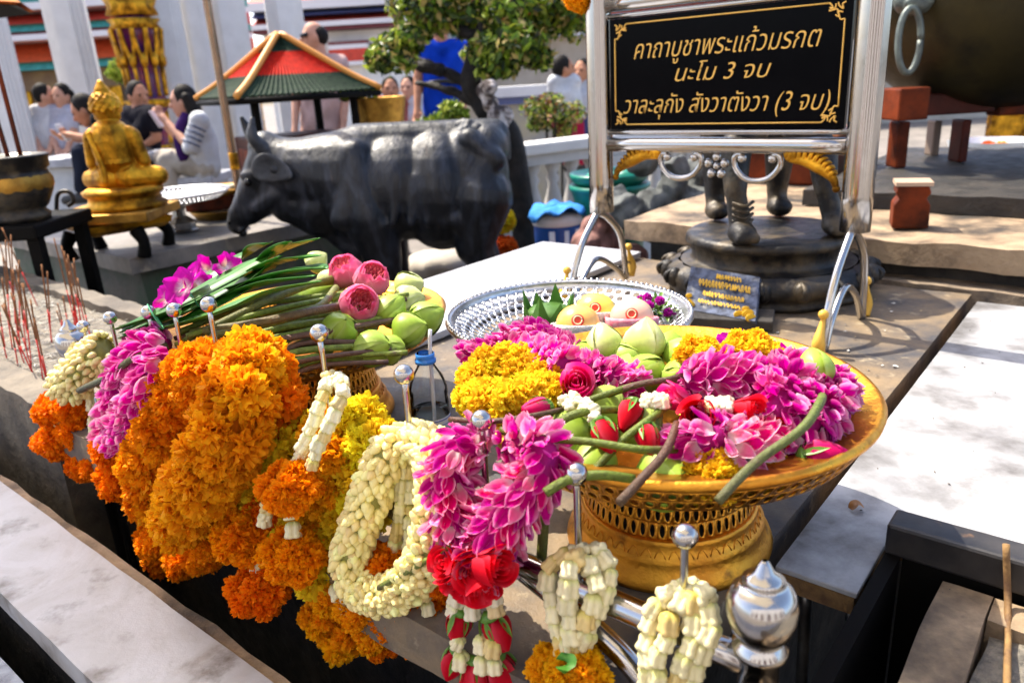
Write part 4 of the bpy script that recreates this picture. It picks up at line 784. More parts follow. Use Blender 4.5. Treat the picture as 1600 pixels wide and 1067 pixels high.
for lab, l, rr in (('long olive stem rising over the sheaf to the left pink lotus', [(330, 512, .05), (420, 470, .062), (500, 440, .065), (545, 432, .05)], .0062), ('long stem running to the middle of the stem tray under the pink lotuses', [(300, 500, .045), (400, 470, .06), (480, 446, .06), (520, 440, .055)], .006), ('brown purple stem lying on top of the sheaf below the pink lotuses', [(300, 520, .04), (400, 505, .055), (480, 488, .06), (552, 475, .045)], .0066), ('curved olive stem bending up to a bud in the stem tray', [(330, 525, .04), (440, 500, .055), (500, 478, .06), (525, 450, .06)], .006)):
    one('lotus_stalk', stemcol(MB(), [P(x, y, Z + z) for x, y, z in l], rr, (.16, .17, .03), (.22, .24, .04) if 'brown' not in lab else (.20, .09, .06)), M['stem'], lab, 'stalk')
# orchid sprays wrapped in long leaves
b_ = T('leaf_bundle', 'bundle of long dark green leaf blades tied with green string on the stem tray', 'leaves', P(330, 500, Z))
LB = [[(185, 515), (260, 490), (360, 440), (440, 395), (498, 373)], [(190, 520), (280, 480), (370, 430), (430, 398), (450, 378)], [(190, 528), (290, 490), (380, 445), (440, 412), (500, 400)], [(200, 535), (300, 500), (400, 450), (470, 425), (510, 420)], [(210, 520), (300, 478), (370, 450), (440, 430), (505, 418)], [(200, 512), (290, 470), (350, 425), (400, 392), (420, 380)], [(195, 530), (260, 515), (330, 495), (420, 460), (500, 440)], [(200, 522), (300, 500), (360, 465), (420, 445), (490, 432)], [(195, 510), (250, 497), (320, 470), (390, 430), (440, 400)]]
for i, l in enumerate(LB):
    mb = blade([P(x, y, Z + .035 + .03 * j - .004 * i + (.0 if j < 4 else .02)) for j, (x, y) in enumerate(l)], .019 + .004 * (i % 2), c0=(.02, .12, .012), c1=(.07, .26, .03) if i % 2 else (.12, .34, .04)); part('leaf_blade', mb, M['leaf'], b_, solid=.0006)
for x, y in ((243, 495), (305, 470)):
    c = P(x, y, Z + .07); d = nrm(P(360, 440, Z + .1) - P(250, 500, Z + .06)); fm = frame(d); mb = MB(); mb.add(*tube([c + fm[:, 0] * .028 * math.cos(a) + fm[:, 1] * .02 * math.sin(a) for a in np.linspace(0, 6.283, 17)], .0012, 5, raw=True)); part('green_string', mb, flat('green_string', (.05, .3, .14)), b_)
fl = T('orchid_spray', 'spray of large purple and white orchids behind the green leaf blades', 'orchids', P(310, 455, Z))
for i, (x, y, s, ax) in enumerate([(262, 468, .036, (-.5, -.6, .35)), (288, 450, .040, (-.2, -.8, .5)), (325, 425, .046, (-.1, -.75, .6)), (352, 418, .036, (.4, -.5, .6)), (310, 447, .038, (.2, -.8, .3)), (300, 438, .036, (-.5, -.3, .7)), (365, 412, .032, (.5, -.2, .7))]):
    mb = MB(); put(mb, ORF, P(x, y, Z + .07 + .03 * (i % 2)), ax, s * .88, i * 1.3); part('orchid_bloom', mb, M['petal'], fl)
mb = MB(); ms = MB(); bud(mb, ms, P(425, 418, Z + .06), (.3, -.3, .8), 0.03, ROSPB); o = one('rosebud', mb, M['petal'], 'small pink rosebud peeping from among the leaf blades', 'flower')
ms2 = part('sepals', ms, M['leaf'], o)
# ================================================================ silver tray contents
Z = .985; g0 = (.04, .13, .015); g1 = (.09, .24, .03)
for n_, (lab, pts) in enumerate([('banana leaf cup folded into points, left in the silver tray', [(818, 505, 470), (835, 512, 500), (852, 512, 455), (880, 505, 478), (900, 500, 450)]),]):
    t = T('leaf_cup', lab, 'leaf cup', P(855, 510, Z)); c = P(858, 505, Z)
    for k in range(8):
        a = k * .785 + .3; d = np.array([math.cos(a), math.sin(a), 0]); s = np.array([-d[1], d[0], 0]); hh = .062 if k % 2 else .048
        p0 = c + d * .036 - s * .026; p1 = c + d * .036 + s * .026; tp = c + d * .046 + [0, 0, hh] + s * .006; m0 = c + d * .05 + [0, 0, .0]
        mb = MB().add(np.array([p0, m0, p1, tp]), np.array([[0, 1, 3], [1, 2, 3], [0, 3, 2], [0, 2, 1]]), np.array([g0, g1, g0, np.array(g1) * 1.25])); part('folded_leaf', mb, M['leaf'], t, False)
    part('cup_base', MB().add(*lathe([(.002, .002), (.036, .002), (.042, .02), (.032, .03), (.002, .034)], 24, c), (.10, .22, .04)), M['leaf'], t)
def fruit(lab, x, y, z, r_, cols, net, stick):
    p = P(x, y, z); t = T('fruit', lab, 'fruit', p - [0, 0, r_]); V, Fq = sph(p, (r_, r_, r_ * .92), 28, 18); w = np.clip((V[:, :1] - p[0]) / r_ * .5 + .5, 0, 1); part('flesh', MB().add(V, Fq, np.array(cols[0]) * (1 - w) + np.array(cols[1]) * w), pm('fruit_skin', vc=True, rough=.28), t)
    nb_ = MB(); a = np.linspace(-1.4, .05, 12); d = nrm([.05, .22, 1])
    pr = [(r_ * 1.13 * math.cos(x) + .001, r_ * 1.08 * math.sin(x)) for x in a]; V, Fq = lathe(pr, 48, (0, 0, 0)); k = np.arange(len(V)); V = V * (1 + .05 * ((k % 2) * 2 - 1) * (V[:, 2] > -r_ * .9))[:, None]; Fm = frame(d); part('foam_net', MB().add(V @ Fm.T + p, Fq), net, t, solid=.0015)
    sd_ = nrm(OC - p + [0, 0, .25]); Fm = frame(sd_); 
    V, Fq = lathe([(.0001, .0022), (.006, .0020), (.0095, .001), (.0098, .0003)], 24); part('sticker', MB().add(V @ Fm.T + p + sd_ * r_ * .985, Fq), flat('red_sticker', (.75, .06, .03)), t)
    part('sticker_ring', MB().add(*tube([p + sd_ * (r_ * .985 + .0022) + Fm[:, 0] * .0062 * math.cos(q) + Fm[:, 1] * .0062 * math.sin(q) for q in np.linspace(0, 6.283, 19)], .0009, 5, raw=True)), flat('sticker_print', (.9, .75, .45)), t)
NW = pm('white_foam_net', (.82, .81, .78), .8, bump=.6, bs=200); NP = pm('pink_foam_net', (.80, .16, .27), .8, 0, (.9, .5, .55), 120)
fruit('yellow green apple in white foam net with red sticker, at the back', 930, 487, 1.03, .034, ((.55, .62, .08), (.75, .70, .12)), NW, 0)
fruit('orange in a white foam net with a red sticker, front of the silver tray', 903, 507, 1.035, .034, ((.85, .38, .08), (.9, .5, .15)), NW, 0)
fruit('pale red apple in a pink foam net, rightmost fruit of the silver tray', 987, 497, 1.03, .035, ((.72, .35, .28), (.8, .5, .35)), NP, 0)
mb = MB(); r = np.random.default_rng(4); c = P(1022, 490, 1.005)
for k in range(150):
    d = nrm(r.normal(0, 1, 3) * [1, 1, .7]); q = c + d * r.uniform(.01, .036) * [1.2, 1, .8]; a = nrm(d + r.normal(0, .5, 3)); blade([q, q + a * .009 + r.normal(0, .001, 3), q + a * .018], .0035, (.05, .14, .01), (.25, .38, .06), mb)
t = T('herb_bunch', 'bunch of small green leaves with magenta blossoms at the right of the silver tray', 'herbs', c - [0, 0, .03]); part('leaves', mb, M['leaf'], t)
mb = MB()
for k in range(7): put(mb, POM[0], c + nrm(r.normal(0, 1, 3) + [0, -.5, .8]) * .034, r.normal(0, 1, 3) + [0, -1, 1], .0085, k, (.62, .02, .5))
part('blossoms', mb, M['petal'], t)
mb = MB(); c = P(1339, 795, .856); blade([c + [-.008, 0, .0], c + [0, .002, .006], c + [.009, 0, .001]], .007, (.25, .10, .03), (.4, .2, .07), mb); one('dry_leaf', mb, M['leaf'], 'curled dry brown leaf lying on the white marble side table', 'leaf')
mb = MB(); r = np.random.default_rng(21)
for k in range(170):
    a, b = (r.uniform(-.85, -.30), r.uniform(1.15, 1.9)) if k < 120 else (r.uniform(-.25, .15), r.uniform(.8, 1.9))
    z_ = .853 if k < 120 else .8545; c = AB(a, b, z_); th = r.uniform(0, 6.3); s_ = r.uniform(.002, .006) * (1 if k < 120 else .5); d = np.array([math.cos(th), math.sin(th), 0]) * s_; n_ = np.array([-d[1], d[0], 0]) * .5
    V = np.array([c - d, c - n_, c + d, c + n_, c + [0, 0, .0015]]); mb.add(V, np.array([[0, 1, 4], [1, 2, 4], [2, 3, 4], [3, 0, 4]]), np.array([(.75, .72, .65), (.5, .38, .2), (.06, .05, .045), (.12, .09, .06)][r.integers(4) if k < 120 else 2 + r.integers(2)]))
one('litter_crumbs', mb, M['plain'], 'crumbs and fallen petal bits strewn over the altar table and marble', 'litter', kind='stuff', smooth=False)
# ================================================================ water bottle
bt = P(679, 706, .8515); t = T('water_bottle', 'clear plastic water bottle with blue neck ring, white label and straw', 'bottle', bt)
PL = thin('clear_plastic', .03); 
part('shell', MB().add(*lathe([(.001, .001), (.024, .001), (.029, .006), (.0295, .02), (.028, .024), (.0295, .03), (.0295, .052), (.0295, .092), (.028, .096), (.0295, .101), (.029, .112), (.024, .128), (.0155, .142), (.0125, .148), (.0125, .166), (.0118, .167)], 48, bt)), PL, t)
part('neck_ring', MB().add(*lathe([(.013, .150), (.0160, .151), (.0160, .156), (.0140, .157), (.0145, .160), (.0145, .165), (.0132, .166)], 36, bt)), flat('blue_cap_ring', (.05, .25, .75), .3), t)
lb_ = part('label', MB().add(*lathe([(.0299, .026), (.0300, .027), (.0300, .066), (.0299, .067)], 48, bt)), flat('white_label', (.78, .80, .84), .35), t)
pr = MB(); vd = math.atan2(-bt[1], -bt[0])
def oncyl(a, z): return bt + [.0304 * math.cos(vd + a), .0304 * math.sin(vd + a), z]
for z in (.064, .030): pr.add(*tube([oncyl(a, z) for a in np.linspace(-1.5, 1.5, 24)], .0007, 5, raw=True))
pr.add(*tube([oncyl(.10 + .2 * math.cos(q), .050 + .0085 * math.sin(q)) for q in np.linspace(0, 6.283, 22)], .0007, 5, raw=True)); pr.add(*tube([oncyl(.10 + .09 * math.cos(q), .050 + .004 * math.sin(q)) for q in np.linspace(0, 6.283, 14)], .0016, 5, raw=True))
for z in (.056, .051, .046, .041): pr.add(*tube([oncyl(a, z) for a in np.linspace(-1.0, -.35, 9)], .0005, 4, raw=True)); pr.add(*tube([oncyl(a, z) for a in np.linspace(.55, 1.1, 9)], .0005, 4, raw=True))
part('label_print', pr, flat('blue_ink', (.03, .08, .42), .4), lb_)
part('straw', MB().add(*tube([bt + [.004, 0, .01], bt + [.008, .004, .165], bt + [.011, .005, .20]], .003, 10)), pm('white_straw', (.85, .85, .86), .35), t)
part('water', MB().add(*lathe([(.001, .003), (.027, .004), (.028, .05), (.0278, .075), (.001, .0755)], 36, bt)), thin('water', .0), t)
# ================================================================ joss sticks in the ash
ST = [(40, 755, 0, 590), (100, 790, 62, 560), (135, 775, 20, 440), (165, 670, 90, 230), (175, 790, 130, 330), (210, 460, 10, 20), (290, 665, 230, 225), (285, 660, 262, 265), (360, 605, 320, 440), (355, 600, 315, 480), (380, 570, 350, 400), (425, 585, 300, 80), (430, 590, 355, 150), (440, 590, 370, 190), (455, 560, 375, 170), (450, 585, 410, 190), (480, 600, 400, 220), (510, 665, 430, 300), (270, 895, 190, 520), (190, 850, 10, 450), (95, 480, 0, 110), (100, 640, 45, 110), (60, 560, 15, 180), (150, 600, 70, 250), (262, 880, 120, 330), (182, 830, 60, 380), (30, 690, -20, 420), (20, 640, -30, 300), (70, 700, 10, 300), (120, 740, 80, 400), (55, 620, 30, 90), (150, 720, 100, 300), (85, 560, 60, 60), (110, 600, 105, 200), (435, 600, 385, 260), (440, 575, 340, 120), (415, 600, 400, 330), (240, 870, 170, 420)]
js0 = None; r = np.random.default_rng(2)
for k, (x0, y0, x1, y1) in enumerate(ST):
    x0, y0, x1, y1 = x0 / 3.5575, 350 + y0 / 3.5575, x1 / 3.5575, 350 + y1 / 3.5575
    b0 = P(x0, y0, .824); tp = PD(x1, y1, b0[1] + r.uniform(-.03, .03)); d = tp - b0; L = np.linalg.norm(d)
    if js0 is None:
        js0 = T('joss_stick', 'thin joss stick with red foot standing in the grey ash of the stone trough', 'joss stick', (0, 0, 0), 'joss sticks in the ash trough')
        part('red_bamboo', MB().add(*tube([(0, 0, -.01), (0, 0, .45)], .0015, 6)), flat('red_dye', (.60, .02, .015)), js0)
        part('incense_coat', MB().add(*tube([(0, 0, .45), (0, 0, 1)], .0018, 6)), pm('incense_paste', (.30, .12, .04), .9, 0, (.13, .06, .03), 40), js0); o = js0
    else:
        o = js0.copy(); COL.objects.link(o)
        for ch in js0.children: c = ch.copy(); COL.objects.link(c); c.parent = o
    o.location = tuple(b0); o.rotation_euler = Vector(d).to_track_quat('Z', 'Y').to_euler(); o.scale = (1, 1, L)
mb = MB(); cs = []
for k in range(1100):
    a = r.uniform(-3.4, -1.66); b = r.uniform(.55, .87); L = r.uniform(.008, .03); th = r.uniform(0, 3.14); c = AB(a, b, .829 + r.uniform(0, .004)); d = np.array([math.cos(th), math.sin(th), r.normal(0, .1)]) * L
    V, Fq = tube([c, c + d], .0011, 4, k=2); mb.add(V, Fq, np.ones(3) * r.uniform(.12, .75) * np.array([1, .95, .85]))
one('joss_stick_ash', mb, M['plain'], 'burnt joss stick ends strewn over the ash of the stone trough', 'ash', kind='stuff')
# ================================================================ unseen awning inferred from the ledge's shade; translucent cloth added as fill light
aw = T('awning', 'cream cloth awning on thin posts over the front of the altar, out of view', 'awning', AB(-2, -1, 0))
part('canopy', nb(slabv(-4.2, 1.0, -1.1, .43, 2.70, 2.712, .12), .012, 4, 31), pm('cream_canvas', (.85, .80, .70), .8, transl=.65), aw)
for a, b in ((-4.1, -1.0), (.95, -1.0), (.95, .36)): part('post', MB().add(*tube([AB(a, b, .0), AB(a, b, 2.69)], .03, 12)), M['steel_dull'], aw)
# ================================================================ the black cow
def D_(x, y, D=3.4, o=0): return PD(x, y, D) + np.array([0, o, 0])
k = .00282
cowz = .30
cw = T('cow_statue', 'life like black painted cow statue with weathering and sky sheen painted in as grey streaks, standing behind the altar', 'statue', D_(600, 430)[:2].tolist() + [cowz])
g = MB()
def ell(c, rx, ry, rz): g.add(*sph(c, (rx, ry, rz), 20, 14))
ell(D_(560, 292), .20, .20, .255); ell(D_(625, 292), .24, .225, .235); ell(D_(688, 296), .20, .245, .265); ell(D_(735, 272), .17, .20, .22); ell(D_(600, 235), .12, .10, .10); ell(D_(760, 228), .10, .17, .11)
for p0, r0, p1, r1 in [((540, 275), .20, (470, 270), .150), ((470, 268), .150, (432, 255), .115), ((500, 320), .15, (455, 315), .10), ((425, 252), .105, (398, 300), .078), ((430, 290), .095, (390, 330), .062), ((400, 290), .07, (376, 338), .052), ((376, 336), .055, (371, 350), .047), ((425, 240), .085, (415, 232), .075)]: g.add(*capsule(D_(*p0), r0, D_(*p1), r1, 16))
for s in (-1, 1):
    o = s * .13
    g.add(*capsule(D_(545, 250, 3.4, o * .75), .06, D_(600, 335, 3.4, o * 1.0), .085)); hf = D_(590, 345, 3.4, o * .95); kn = D_(615, 425, 3.4, o); g.add(*capsule(hf, .12, kn, .058)); ft = np.array([kn[0] - .01, kn[1], cowz + .06]); g.add(*capsule(kn, .05, ft, .04)); g.add(*sph((ft[0] - .015, ft[1], cowz + .035), (.06, .05, .035)))
    hp = D_(752, 305, 3.4, o * .9); st_ = D_(742, 375, 3.4, o); hk = D_(772, 425, 3.4, o); g.add(*capsule(hp, .14, st_, .085)); g.add(*capsule(st_, .085, hk, .045)); ft = np.array([hk[0] - .02, hk[1], cowz + .06]); g.add(*capsule(hk, .043, ft, .038)); g.add(*sph((ft[0] - .02, ft[1], cowz + .035), (.06, .05, .035)))
    g.add(*sph(D_(398, 279, 3.4, s * .078), (.028, .018, .022)))
    g.add(*sph(D_(369, 342, 3.4, s * .03), (.022, .018, .022)))
    g.add(*capsule(D_(760, 240, 3.4, s * .12), .06, D_(748, 300, 3.4, s * .16), .09))
for i in range(0): g.add(*capsule(D_(640 + 18 * i, 255, 3.4, -.165), .03, D_(634 + 19 * i, 340, 3.4, -.20), .026))
g.add(*capsule(D_(560, 225), .085, D_(770, 212), .075)); g.add(*capsule(D_(585, 330, 3.4, -.17), .08, D_(560, 240, 3.4, -.12), .07))
for q in range(4): g.add(*capsule(D_(466 + 24 * q, 250, 3.4, -.112 - .016 * q), .026, D_(455 + 27 * q, 320 + 4 * q, 3.4, -.085 - .022 * q), .022, 8))   # folds of the neck
for q in range(4): g.add(*capsule(D_(632 + 24 * q, 270, 3.4, -.195), .024, D_(624 + 26 * q, 335, 3.4, -.212), .02, 8))                             # ribs
g.add(*capsule(D_(565, 232, 3.4, -.13), .05, D_(548, 330, 3.4, -.185), .055)); g.add(*capsule(D_(735, 215, 3.4, -.13), .05, D_(775, 245, 3.4, -.15), .045)); g.add(*capsule(D_(715, 330, 3.4, -.2), .03, D_(738, 372, 3.4, -.16), .03))
g.add(*capsule(D_(500, 345, 3.4), .05, D_(560, 385, 3.4), .07)); g.add(*capsule(D_(388, 272, 3.4, -.066), .02, D_(412, 268, 3.4, -.085), .022, 8)); g.add(*capsule(D_(408, 322, 3.4, -.062), .028, D_(438, 300, 3.4, -.085), .035)); g.add(*capsule(D_(366, 352, 3.4, -.03), .018, D_(384, 362, 3.4, -.035), .02))
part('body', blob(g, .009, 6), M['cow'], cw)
part('mouth', MB().add(*tube([D_(366, 358, 3.37, -.03), D_(380, 360, 3.4, -.058), D_(394, 350, 3.4, -.068)], .005, 6)), M['wood_black'], cw)
for q in (-1, 1): part('nostril', MB().add(*sph(D_(363, 346, 3.4, q * .034), (.010, .012, .012))), M['wood_black'], cw)
for s, (b0, m0, t0) in ((1, ((397, 226), (378, 208), (366, 184))), (-1, ((421, 234), (406, 212), (404, 182)))):
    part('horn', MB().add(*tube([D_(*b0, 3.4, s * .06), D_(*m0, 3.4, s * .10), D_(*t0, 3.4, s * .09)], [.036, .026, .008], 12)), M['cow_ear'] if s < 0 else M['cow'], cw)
    c = D_(444, 259, 3.4, s * .15); mb = MB().add(*sph((0, 0, 0), (.085, .02, .055), 20, 12)); V = mb.v[0]; V[:, 2] *= np.clip(1.0 - (V[:, 0] / .085) * .45, .3, 1.5); V[:, 1] += (V[:, 0] ** 2 + V[:, 2] ** 2) * 5 * s - .016 * s * np.exp(-(V[:, 0] ** 2 + V[:, 2] ** 2) / .0008); Rz = np.array([[.94, .0, -.34], [0, 1, 0], [.34, 0, .94]]); mb.v[0] = V @ Rz + c; mb.add(*capsule(D_(425, 250, 3.4, s * .10), .025, c, .02)); part('ear', mb, M['cow_ear'], cw)
    part('eye', MB().add(*sph(D_(397, 281, 3.4, s * .088), .017)), flat('glossy_black', (.008, .008, .008), .08), cw)
tf = MB(); r = np.random.default_rng(6); c = D_(728, 212, 3.35)
for i in range(26): d = nrm(r.normal(0, 1, 3)); tf.add(*sph(c + d * [.07, .05, .055] * r.uniform(.4, 1), r.uniform(.02, .034), 8, 6))
tf.add(*tube([D_(788, 250), D_(786, 215), D_(770, 196), D_(745, 200, 3.37)], [.03, .03, .026, .02], 10)); part('tail', blob(tf, .007, 2), M['cow_ear'], cw)
cp = T('cow_plinth', 'low dark stone plinth under the black cow', 'plinth', D_(600, 430)[:2].tolist() + [.1]); q = D_(600, 430); part('slab', nb(MB().add(*wbox(q[0] - .75, q[0] + .8, q[1] - .35, q[1] + .4, .101, .30)), .003), M['stone_dark'], cp, False, bevel=.01)
# ================================================================ stone block with the gilded figure, left
pl = T('stone_platform', 'dark stone altar block with a patched top, carrying the golden seated figure', 'platform', AB(-3.7, 1.9, 0))
part('top_slab', nb(slabv(-4.7, -3.13, 1.36, 2.7, .735, .80, .05), .004, 12, 41), pm('grey_altar_top', (.26, .23, .2), .5, 0, (.12, .11, .1), 6, c3=(.4, .34, .25), c3s=3, c3r=(.55, .62), bump=.3, bs=40), pl)
part('block', nb(slabv(-4.6, -3.2, 1.43, 2.6, .101, .734, .08), .01, 9, 42), pm('mossy_block', (.14, .12, .1), .7, 0, (.05, .09, .05), 5, bump=.6, bs=30), pl)
def U(px_, py, D=3.2): return PD(px_, py, D)
bu = U(198, 322); bu[2] = .985; sc = 3.15 / 1200
sd = T('wooden_stand', 'low dark wooden stand with gilt carved edge under the golden seated figure', 'stand', (bu[0], bu[1], .801))
part('top_board', MB().add(*wbox(bu[0] - .27, bu[0] + .15, bu[1] - .17, bu[1] + .17, .945, .984)), M['brass'], sd, False, bevel=.006)
part('carved_apron', MB().add(*lathe([(.24, .944), (.23, .92), (.20, .905), (.18, .90)], 4, (bu[0] - .06, bu[1], 0))), M['gilt'], sd, False)
for sx in (-1, 1):
    for sy in (-1, 1): part('leg', MB().add(*tube([(bu[0] - .06 + sx * .13, bu[1] + sy * .11, .91), (bu[0] - .06 + sx * .155, bu[1] + sy * .12, .86), (bu[0] - .06 + sx * .145, bu[1] + sy * .12, .801)], [.03, .022, .028], 8)), M['wood_black'], sd)
gb = T('golden_statue', 'golden seated meditating figure seen from behind on a double tiered base', 'statue', (bu[0], bu[1], .985))
bx, by = bu[0], bu[1]
mb = MB().add(*lathe([(.001, 0), (.19, 0), (.195, .018), (.17, .03), (.165, .05), (.185, .06), (.19, .075), (.16, .088), (.001, .09)], 48)); V = mb.v[0]; V[:, 1] *= .72; V[:, 0] *= .84; mb.v[0] = V + [bx, by, .985]; part('base', mb, M['gilt'], gb)
g = MB(); z0 = .985 + .09
def gp(x, y, z): return np.array([bx + x * .82, by + y * .85, z0 + z * .92])
g.add(*capsule(gp(0, 0, .05), .085, gp(0, 0, .13), .075)); g.add(*capsule(gp(0, 0, .13), .078, gp(0, -.005, .20), .082)); g.add(*capsule(gp(-.085, 0, .215), .035, gp(.085, 0, .215), .035)); g.add(*capsule(gp(0, 0, .22), .035, gp(0, .0, .28), .03))
for s in (-1, 1):
    g.add(*capsule(gp(s * .10, 0, .21), .032, gp(s * .125, .015, .10), .027)); g.add(*capsule(gp(s * .125, .015, .10), .026, gp(s * .05, .09, .055), .02)); g.add(*capsule(gp(s * .05, -.01, .035), .055, gp(s * .165, .05, .03), .040)); g.add(*capsule(gp(s * .165, .05, .03), .038, gp(-s * .03, .10, .028), .03))
    g.add(*capsule(gp(s * .05, .004, .335), .012, gp(s * .052, .004, .29), .010))
g.add(*sph(gp(0, .005, .325), (.052, .058, .062))); g.add(*sph(gp(0, .062, .322), (.012, .015, .012)))
for i in range(80):
    z = 1 - 1.25 * (i + .5) / 80; a = i * 2.4; d = np.array([math.cos(a) * math.sqrt(max(0, 1 - z * z)), math.sin(a) * math.sqrt(max(0, 1 - z * z)), z])
    if d[1] < .55: g.add(*sph(gp(0, .003, .332) + d * [.053, .058, .060], .010, 8, 6))
g.add(*lathe([(.030, .345), (.028, .365), (.018, .38), (.010, .395), (.003, .40)], 16, gp(0, 0, .01)))
part('figure', blob(g, .0042, 2), M['gilt'], gb)
part('robe_fold', MB().add(*tube([gp(-.07, -.075, .235), gp(-.045, -.088, .16), gp(-.03, -.09, .08), gp(-.035, -.09, .02)], .012, 8)), M['gilt'], gb)
ss = P(285, 362, .801); t = T('silver_stand', 'silver pedestal dish standing on the stone block right of the golden figure', 'dish', ss)
part('foot', MB().add(*lathe([(.001, .0), (.075, 0), (.08, .01), (.068, .016), (.07, .045), (.05, .06), (.03, .075), (.028, .10), (.04, .12)], 12, ss)), M['steel'], t, False)
part('dish', MB().add(*lathe([(.04, .12), (.10, .135), (.20, .15), (.19, .156), (.001, .145)], 48, ss)), M['steel_dull'], t); part('openwork_rim', pierced(.20, .152, .24, .178, 70, 2, ss, .34), M['silver'], t, solid=.002); part('rim', MB().add(*lathe([(.24, .178), (.248, .183), (.244, .188), (.238, .182)], 60, ss)), M['silver'], t)
br = P(352, 338, .801); t = T('brass_tray', 'stack of brass trays with candles on the block behind the cow muzzle', 'tray', (br[0], br[1], .801))
part('lower_tray', MB().add(*lathe([(.001, .0), (.14, 0), (.17, .04), (.175, .045), (.16, .042), (.001, .012)], 32, (br[0], br[1], .801))), M['brass'], t)
part('box', MB().add(*wbox(br[0] - .16, br[0] + .13, br[1] - .1, br[1] + .1, .847, .925)), M['wood'], t, False, bevel=.005)
part('upper_tray', MB().add(*lathe([(.001, .925), (.15, .925), (.19, .945), (.19, .952), (.001, .937)], 32, (br[0], br[1], 0))), M['brass'], t)
for i in range(3): part('candle', MB().add(*tube([(br[0] + .02 + .03 * i, br[1] - .05, .955), (br[0] + .10 + .03 * i, br[1] - .06, .962)], .010, 8)), flat('wax', (.8, .7, .45)), t)
ur = PD(28, 335, 2.75); ur[2] = 1.02; t = T('incense_urn', 'dark bronze incense urn with two thick brown joss sticks, far left', 'urn', (ur[0], ur[1], 1.021))
t.location = (ur[0], ur[1], 1.021); ROOT[t.name] = np.array([ur[0], ur[1], 1.021])
part('bowl', MB().add(*lathe([(.001, 0), (.10, 0), (.105, .02), (.09, .035), (.105, .05), (.13, .10), (.127, .16), (.122, .17), (.134, .18), (.137, .215), (.143, .22), (.13, .225), (.12, .21), (.001, .20)], 40, (ur[0], ur[1], 1.021))), M['bronze'], t)
part('gilt_band', MB().add(*lathe([(.129, .105), (.134, .12), (.134, .14), (.1275, .155)], 40, (ur[0], ur[1], 1.021), mod=lambda a: 1 + .02 * np.sin(16 * a))), M['brass'], t)
for x0, y0, x1, y1 in ((33, 246, -5, 100), (14, 250, -6, 185)): part('thick_stick', MB().add(*tube([PD(x0, y0, 2.72), PD(x1, y1, 2.72)], .008, 8)), M['wood'], t)
t = T('urn_table', 'dark wooden side table under the bronze incense urn', 'table', (ur[0] - .05, ur[1], .101)); part('table_top', MB().add(*wbox(ur[0] - .35, ur[0] + .13, ur[1] - .14, ur[1] + .25, .97, 1.02)), M['wood_black'], t, False, bevel=.008)
for sx in (-.3, .10):
    for sy in (-.10, .2): part('leg', MB().add(*wbox(ur[0] + sx - .02, ur[0] + sx + .02, ur[1] + sy - .02, ur[1] + sy + .02, .101, .969)), M['wood_black'], t, False)
h = PD(88, 326, 3.0); one('metal_hook', MB().add(*tube([PD(88, 330, 3.0), PD(90, 305, 3.0), PD(102, 299, 3.0), PD(112, 304, 3.0), PD(114, 316, 3.0), PD(106, 322, 3.0)], .008, 10)), M['bronze'], 'curled dark metal hook between the urn and the golden figure', 'hook')
hw = T('fill_hall', 'added white hall, unseen behind the viewer, for fill light and reflections in the polished steel', 'hall', (0, -7, 0)); part('wall', MB().add(*wbox(-10, 10, -7.4, -7, 0, 6)), M['white'], hw, False)  # added behind the viewer as warm fill and something for steel to reflect
for i in range(7): part('door', MB().add(*wbox(-8.5 + 2.8 * i, -7.3 + 2.8 * i, -7.0, -6.94, .3, 3.4)), M['wood_dark'], hw, False)
pp = PD(372, 290, 3.9); t = T('pole', 'tall thin brown metal pole rising in front of the tiled model shrine', 'pole', (pp[0], pp[1], .0)); part('shaft', MB().add(*tube([(pp[0], pp[1], .0), (pp[0], pp[1], 3.2)], .019, 14)), pm('brown_metal', (.36, .22, .13), .25, .8, (.2, .14, .1), 6), t); part('gilt_sleeve', MB().add(*tube([(pp[0], pp[1], 1.05), (pp[0], pp[1], 1.13)], .022, 14)), M['gilt'], t)
# ================================================================ model shrine with tiled roof
shx = PD(435, 135, 4.9); X, Y = shx[0] - .02, 5.15; sh = T('model_shrine', 'small open shrine with hipped red and green tiled roof on black posts', 'shrine', (X, Y, .0)); zr = 1.40
tile = lambda n, c, c2: pm(n, c, .7, 0, c2, 30, bump=.5, bs=60, spec=.12)
TG, TR, TO = tile('green_tiles', (.03, .055, .03), (.015, .03, .02)), tile('red_tiles', (.62, .02, .006), (.38, .012, .005)), pm('orange_ridge', (.72, .30, .05), .45)
ax_, az = (X - .02, 1.73), None
def rp(u, v, w, ang=.62):                        # a point on the hipped roof: w from eaves (0) to apex (1)
    hx, hy = .44 * (1 - w), .40 * (1 - w); x, y = u * hx, v * hy; c, s = math.cos(ang), math.sin(ang); zz = zr + .34 * (w ** 1.12) - .02; return np.array([X + x * c - y * s, Y + x * s + y * c, zz])
ed = [((-1, -1), (1, -1)), ((1, -1), (1, 1)), ((1, 1), (-1, 1)), ((-1, 1), (-1, -1))]
for (w0, w1, m, nm) in ((0, .36, TG, 'green_tiles'), (.36, .74, TR, 'red_tiles'), (.74, 1, TG, 'top_tiles')):
    mb = MB()
    for e0, e1_ in ed:
        n = 26; V = []
        for w in np.linspace(w0, w1, 7):
            for i in range(n * 2 + 1):
                f = i / (n * 2); u = e0[0] * (1 - f) + e1_[0] * f; v = e0[1] * (1 - f) + e1_[1] * f; V.append(rp(u, v, min(w, .995)) + [0, 0, .008 * (i % 2)])
        mb.add(np.array(V), grid(n * 2 + 1, 7))
    part(nm, mb, m, sh, False, solid=.012)
